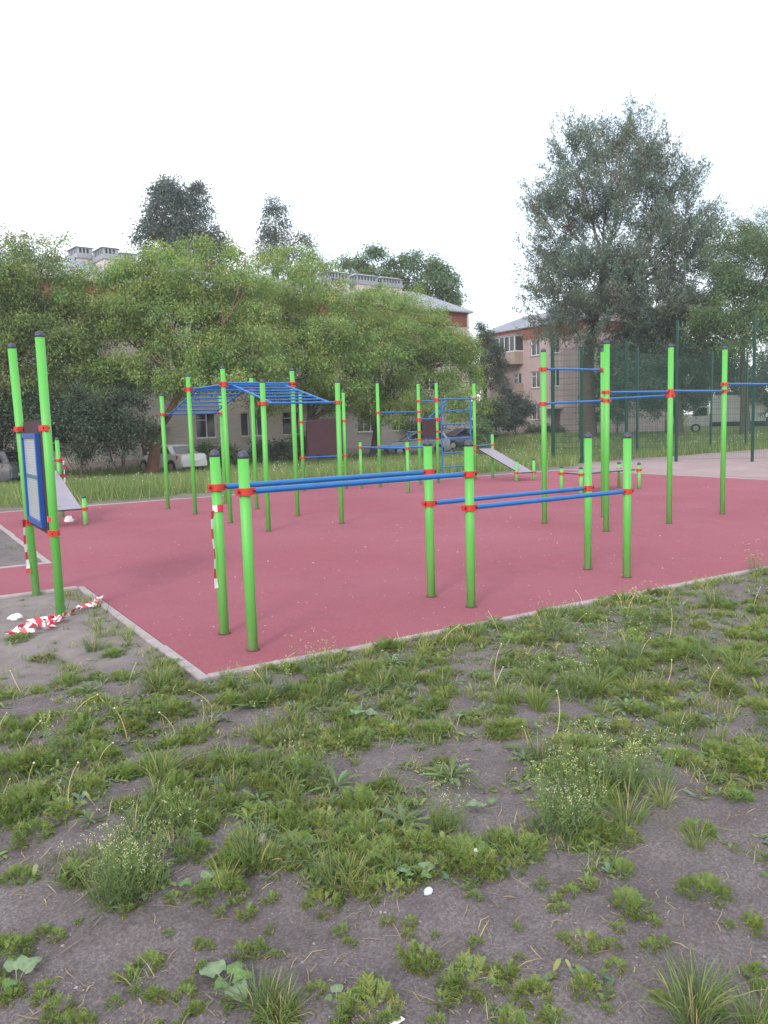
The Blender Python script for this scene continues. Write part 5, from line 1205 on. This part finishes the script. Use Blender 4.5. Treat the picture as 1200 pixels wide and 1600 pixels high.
def small_patch(seed, kind):
    r = np.random.default_rng(seed); b = LB()
    if kind == 'g':
        for i in range(16):
            a = r.random()*6.283; blade(b, r, np.array([r.normal()*.02, r.normal()*.02, -.004]), a, r.uniform(.03, .10), .0036, jit([G1, G2, G3][r.integers(0, 3)], r, .15) if r.random() > .12 else jit(TAN, r), r.uniform(.5, 1.4), k=2)
    else:
        for i in range(7):
            a = r.random()*6.283; L = r.uniform(.025, .06); d = rot_dir(a, r.uniform(.2, 1.0)); side = unit(np.cross(d, np.array([0, 0, 1.]))); p = np.array([r.normal()*.015, r.normal()*.015, 0]); c = jit([G1, G2, PALE*.8][r.integers(0, 3)], r, .12)
            b.strip([p, p+d*L*.35, p+d*L*.75+np.array([0, 0, -.004]), p+d*L+np.array([0, 0, -.012])], [.002, L*.32, L*.30, .002], side, [c]*4)
    return b.mesh('patch')
SMG = [small_patch(700+i, 'g') for i in range(5)]; SML = [small_patch(720+i, 'l') for i in range(4)]
cov = joined('ground_cover', SMG+SML, scatter(10500, gain=1.0, freq=3.0, off=3)+scatter(420, gain=2.2, freq=2.1, off=119), .45, 1.1, WEED)
cov['label'] = 'short mixed grass and weed cover on the soil'
thick = joined('weed_thicket', [MAY[0], MAY[1], MAY[5], DAN[1], DAN[3], GRS[1]], [p for p in scatter(1250, gain=.92, freq=3.0, off=3)], .55, 1.1, WEED)
thick['label'] = 'dense mat of feathery weeds near the kerb'
# grass fringe along the kerbs and on the left plot, and the strip behind the court
pts = []
for k in range(420): pts.append((rw.uniform(.2, 13), -KW-abs(rw.normal())*.10-.02))
for k in range(70): pts.append((-KW-.02-abs(rw.normal())*.12, rw.uniform(.0, 3.4)))
for k in range(240):
    u, v = rw.uniform(-3.2, -.15), rw.uniform(.1, 3.45)
    if fbm(np.array([u*1.8+8]), np.array([v*1.8]), 3)[0] > .52: pts.append((u, v))
for k in range(160): pts.append((rw.uniform(-3.5, -.15), rw.uniform(PV1+.1, 12)))
fr_ = joined('kerb_grass', SMG+[GRS[3]], pts, .6, 1.5, WEED); fr_['label'] = 'sparse grass fringe growing along the concrete kerb'
# dead blades and straw lying on the soil
r = np.random.default_rng(321); b = LB()
for u, v in scatter(1500, gain=1.5, freq=2.2, off=44, near=8)+[tuple(at_px(rw.uniform(-40, 1240), rw.uniform(1120, 1620))) for k in range(500)]:
    a = r.random()*6.283; L_ = r.uniform(.02, .09); d = np.array([math.cos(a), math.sin(a), 0]); p = np.array([u, v, float(gz(u, v))+.003]); q = p+d*L_; q[2] = float(gz(q[0], q[1]))+r.uniform(.002, .012)
    mid = (p+q)/2+np.array([-d[1], d[0], 0])*L_*r.normal()*.12+np.array([0, 0, .004]); c = jit([TAN, TAN*.75, np.array([.20, .15, .10])][r.integers(0, 3)], r, .15)
    b.strip([p, mid, q], [.0022, .003, .0012], np.array([-d[1], d[0], .2]), [c]*3)
so = stuff(obj('dry_straw', b.mesh('dry_straw'), WEED)); so['label'] = 'dead grass blades and straw lying on the soil'
# ================================================================== MEADOW
def meadow(name, n, region, h0, h1, w_, seed, flowers=0):
    r = np.random.default_rng(seed); P = []
    while sum(len(p) for p in P) < n:
        k = 60000; u = r.uniform(region[0], region[1], k); v = r.uniform(region[2], region[3], k)
        d = np.hypot(u-CAM[0], v-CAM[1]); ok = r.random(k) < np.clip((26/d)**1.5, 0, 1)
        ok &= (v > CV+.5+.9*fbm(u*.8, v*.8)) | (u > CU+1.2) | (u < -3.5)
        ok &= ~((u > 15.2) & (v < 15.0+.02*u) & (u-v > 3.2)); ok &= ~in_court(u, v, .3)
        ok &= (fbm(u*.5+9, v*.5, 3)+.25*r.random(k)) > .42
        c = 38.10+(u+20)*math.tan(B1A); ok &= (v < c-.4) | (u > 40); ok &= ~((u > 48.2) & (v < 59))
        P.append(np.stack([u, v], 1)[ok])
    P = np.concatenate(P)[:n]; m_ = len(P); z = tz(P[:, 0], P[:, 1]); a = r.random(m_)*6.283; L = r.uniform(h0, h1, m_)*(.6+.8*fbm(P[:, 0]*.4+3, P[:, 1]*.4, 3)); d = np.hypot(P[:, 0]-CAM[0], P[:, 1]-CAM[1])
    W_ = w_*(d/22); ln = r.normal(size=(m_, 2))*.30*L[:, None]; sx, sy = np.cos(a)*W_*.5, np.sin(a)*W_*.5
    b0 = np.stack([P[:, 0]-sx, P[:, 1]-sy, z-.03], 1); b1 = np.stack([P[:, 0]+sx, P[:, 1]+sy, z-.03], 1); tp = np.stack([P[:, 0]+ln[:, 0], P[:, 1]+ln[:, 1], z+L], 1)
    t1 = np.array([.085, .135, .040]); t2 = np.array([.155, .200, .072]); t3 = np.array([.33, .29, .17]); q = np.clip(fbm(P[:, 0]*.35+5, P[:, 1]*.35, 3)*1.6-.35+.3*r.normal(size=m_), 0, 1)[:, None]
    T = t1*(1-q)+t2*q; dry = r.random(m_) < .10; T[dry] = t3; T = T*(1+.13*r.normal(size=(m_, 1))); T = np.clip(T, .02, .8)
    V = np.stack([b0, b1, tp], 1).reshape(-1, 3); Fc = np.arange(m_*3).reshape(-1, 3)
    o = stuff(obj(name, fast(name, V, Fc, np.repeat(T, 3, 0)), WEED))
    if flowers:
        k = flowers; i = r.integers(0, m_, k*6); cl = fbm(P[i, 0]*.45+71, P[i, 1]*.45+3, 3) > .50; i = i[cl][:k]; c = tp[i]; s = .022*(d[i]/26)[:, None]
        e = np.stack([c+s*np.array([1, 0, 0]), c+s*np.array([0, 1, 0]), c-s*np.array([1, 0, 0]), c-s*np.array([0, 1, 0]), c+s*np.array([0, 0, .8]), c-s*np.array([0, 0, .6])], 1).reshape(-1, 3)
        fq = np.array([(0, 1, 4), (1, 2, 4), (2, 3, 4), (3, 0, 4), (1, 0, 5), (2, 1, 5), (3, 2, 5), (0, 3, 5)]); Q = (np.arange(len(i))[:, None, None]*6+fq[None]).reshape(-1, 3)
        fo = stuff(obj('meadow_flowers', fast('meadow_flowers', e, Q), mat('petal_white', (.72, .70, .64), .7))); fo['label'] = 'tiny white flowers sprinkled through the meadow grass'
    return o
md = meadow('meadow_grass', 230000, (-22, 60, 12.8, 60), .14, .42, .016, 5, 900); md['label'] = 'unmown meadow grass between the court and the parked cars'
# ================================================================== LITTER, STONES, SPECKS
def crumple(name, label, px, py, s, m, seed, cat='litter', flat=.55):
    r = np.random.default_rng(seed); u, v = at_px(px, py); b = MB(); n1, n2 = 7, 9
    for i in range(n1):
        th = math.pi*i/(n1-1)
        for j in range(n2):
            ph = 2*math.pi*j/n2; q = s*(.65+.5*r.random()); b.v.append((q*math.sin(th)*math.cos(ph), q*math.sin(th)*math.sin(ph)*.7, q*math.cos(th)*flat))
    for i in range(n1-1):
        for j in range(n2): a = i*n2+j; c = i*n2+(j+1) % n2; b.f.append((a, a+n2, c+n2, c))
    o = b.build(name, m, None, (u, v, float(gz(u, v))+s*flat*.55), (0, 0, r.random()*6)); return tag(o, label, cat)
crumple('paper_scrap', 'crumpled white paper scrap lying beside the mayweed', 745, 1338, .022, M['paper'], 1)
crumple('paper_scrap', 'greyish crumpled scrap under the grey broad leaves', 669, 1396, .024, mat('grey_paper', (.55, .58, .62), .7), 2, flat=.4)
crumple('plastic_bag', 'small crumpled white plastic bag behind the notice board post', 24, 960, .075, M['paper'], 3, flat=.45)
crumple('plastic_bag', 'white plastic scrap lying behind the notice board on the court', 108, 815, .09, M['paper'], 4, flat=.8)
crumple('stone', 'single pale stone resting between mayweed clumps', 410, 1318, .034, M['stone'], 6, 'stone', .8)
u, v = at_px(620, 1588); z = float(gz(u, v))
tag(MB().hexa([(-.02, -.011, .004), (.022, -.006, .006), (.018, .008, .007), (-.018, .01, .004), (-.02, -.011, .0055), (.022, -.006, .0075), (.018, .008, .0085), (-.018, .01, .0055)]).build('paper_scrap', M['paper'], None, (u, v, z)), 'flat torn white paper slip on bare soil', 'litter')
# pebbles in the soil and pale specks blown over the rubber
def specks(name, pts, s0, s1, m, seed, label, zf):
    r = np.random.default_rng(seed); P = np.array(pts); k = len(P); s = r.uniform(s0, s1, k)*np.where(r.random(k) < .06, 1.8, 1); z = zf(P[:, 0], P[:, 1])
    e = np.array([(1, 0, 0), (0, 1, 0), (-1, 0, 0), (0, -1, 0), (0, 0, .6), (0, 0, -.6)], float)
    jit_ = 1+.35*r.normal(size=(k, 6, 1)); V = np.stack([P[:, 0], P[:, 1], z], 1)[:, None]+e[None]*s[:, None, None]*jit_
    fq = np.array([(0, 1, 4), (1, 2, 4), (2, 3, 4), (3, 0, 4), (1, 0, 5), (2, 1, 5), (3, 2, 5), (0, 3, 5)]); Q = (np.arange(k)[:, None, None]*6+fq[None]).reshape(-1, 3)
    c = .75+.5*r.random((k, 1))*np.ones((1, 3)); o = stuff(obj(name, fast(name, V.reshape(-1, 3), Q, np.repeat(c, 6, 0)), m)); o['label'] = label
PEB = leaf_mat('pebble_grey', (.27, .235, .23), .9, .0)
pp = []
while len(pp) < 9000:
    d = rw.random(4000); R = 1.75+7*d**1.5; A_ = math.pi/2-HEAD+(rw.random(4000)-.5)*1.3; u = CAM[0]+R*np.cos(A_); v = CAM[1]+R*np.sin(A_)
    ok = allowed(u, v, .05) & ((v < 0) | (u < 0)) & (v < 3.5); pp += list(zip(u[ok], v[ok]))
specks('soil_pebbles', pp[:9000], .0012, .0046, PEB, 8, 'small pebbles and crumbs scattered in the soil', lambda a, b: gz(a, b)+.0005)
pp = [(rw.uniform(.1, 15), rw.uniform(.1, 12.5)) for k in range(700)]+[(rw.uniform(.1, 9), rw.uniform(.1, 6)) for k in range(260)]
specks('pale_specks', pp, .002, .0055, leaf_mat('fluff_white', (.70, .66, .64), .9, .0), 9, 'pale seed fluff and crumbs strewn over the red rubber', lambda a, b: np.zeros_like(a)+.002)

# ================================================================== AIR
hz = bpy.data.materials.new('thin_haze'); hz.use_nodes = True; t = hz.node_tree; t.nodes.clear()
ho = N(t, 'ShaderNodeOutputMaterial'); hv = N(t, 'ShaderNodeVolumePrincipled'); hv.inputs['Color'].default_value = (.93, .93, 1.0, 1); hv.inputs['Density'].default_value = .0008
t.links.new(hv.outputs[0], ho.inputs['Volume'])
stuff(MB().box((-160, -60, -3), (220, 260, 26)).build('haze', hz))
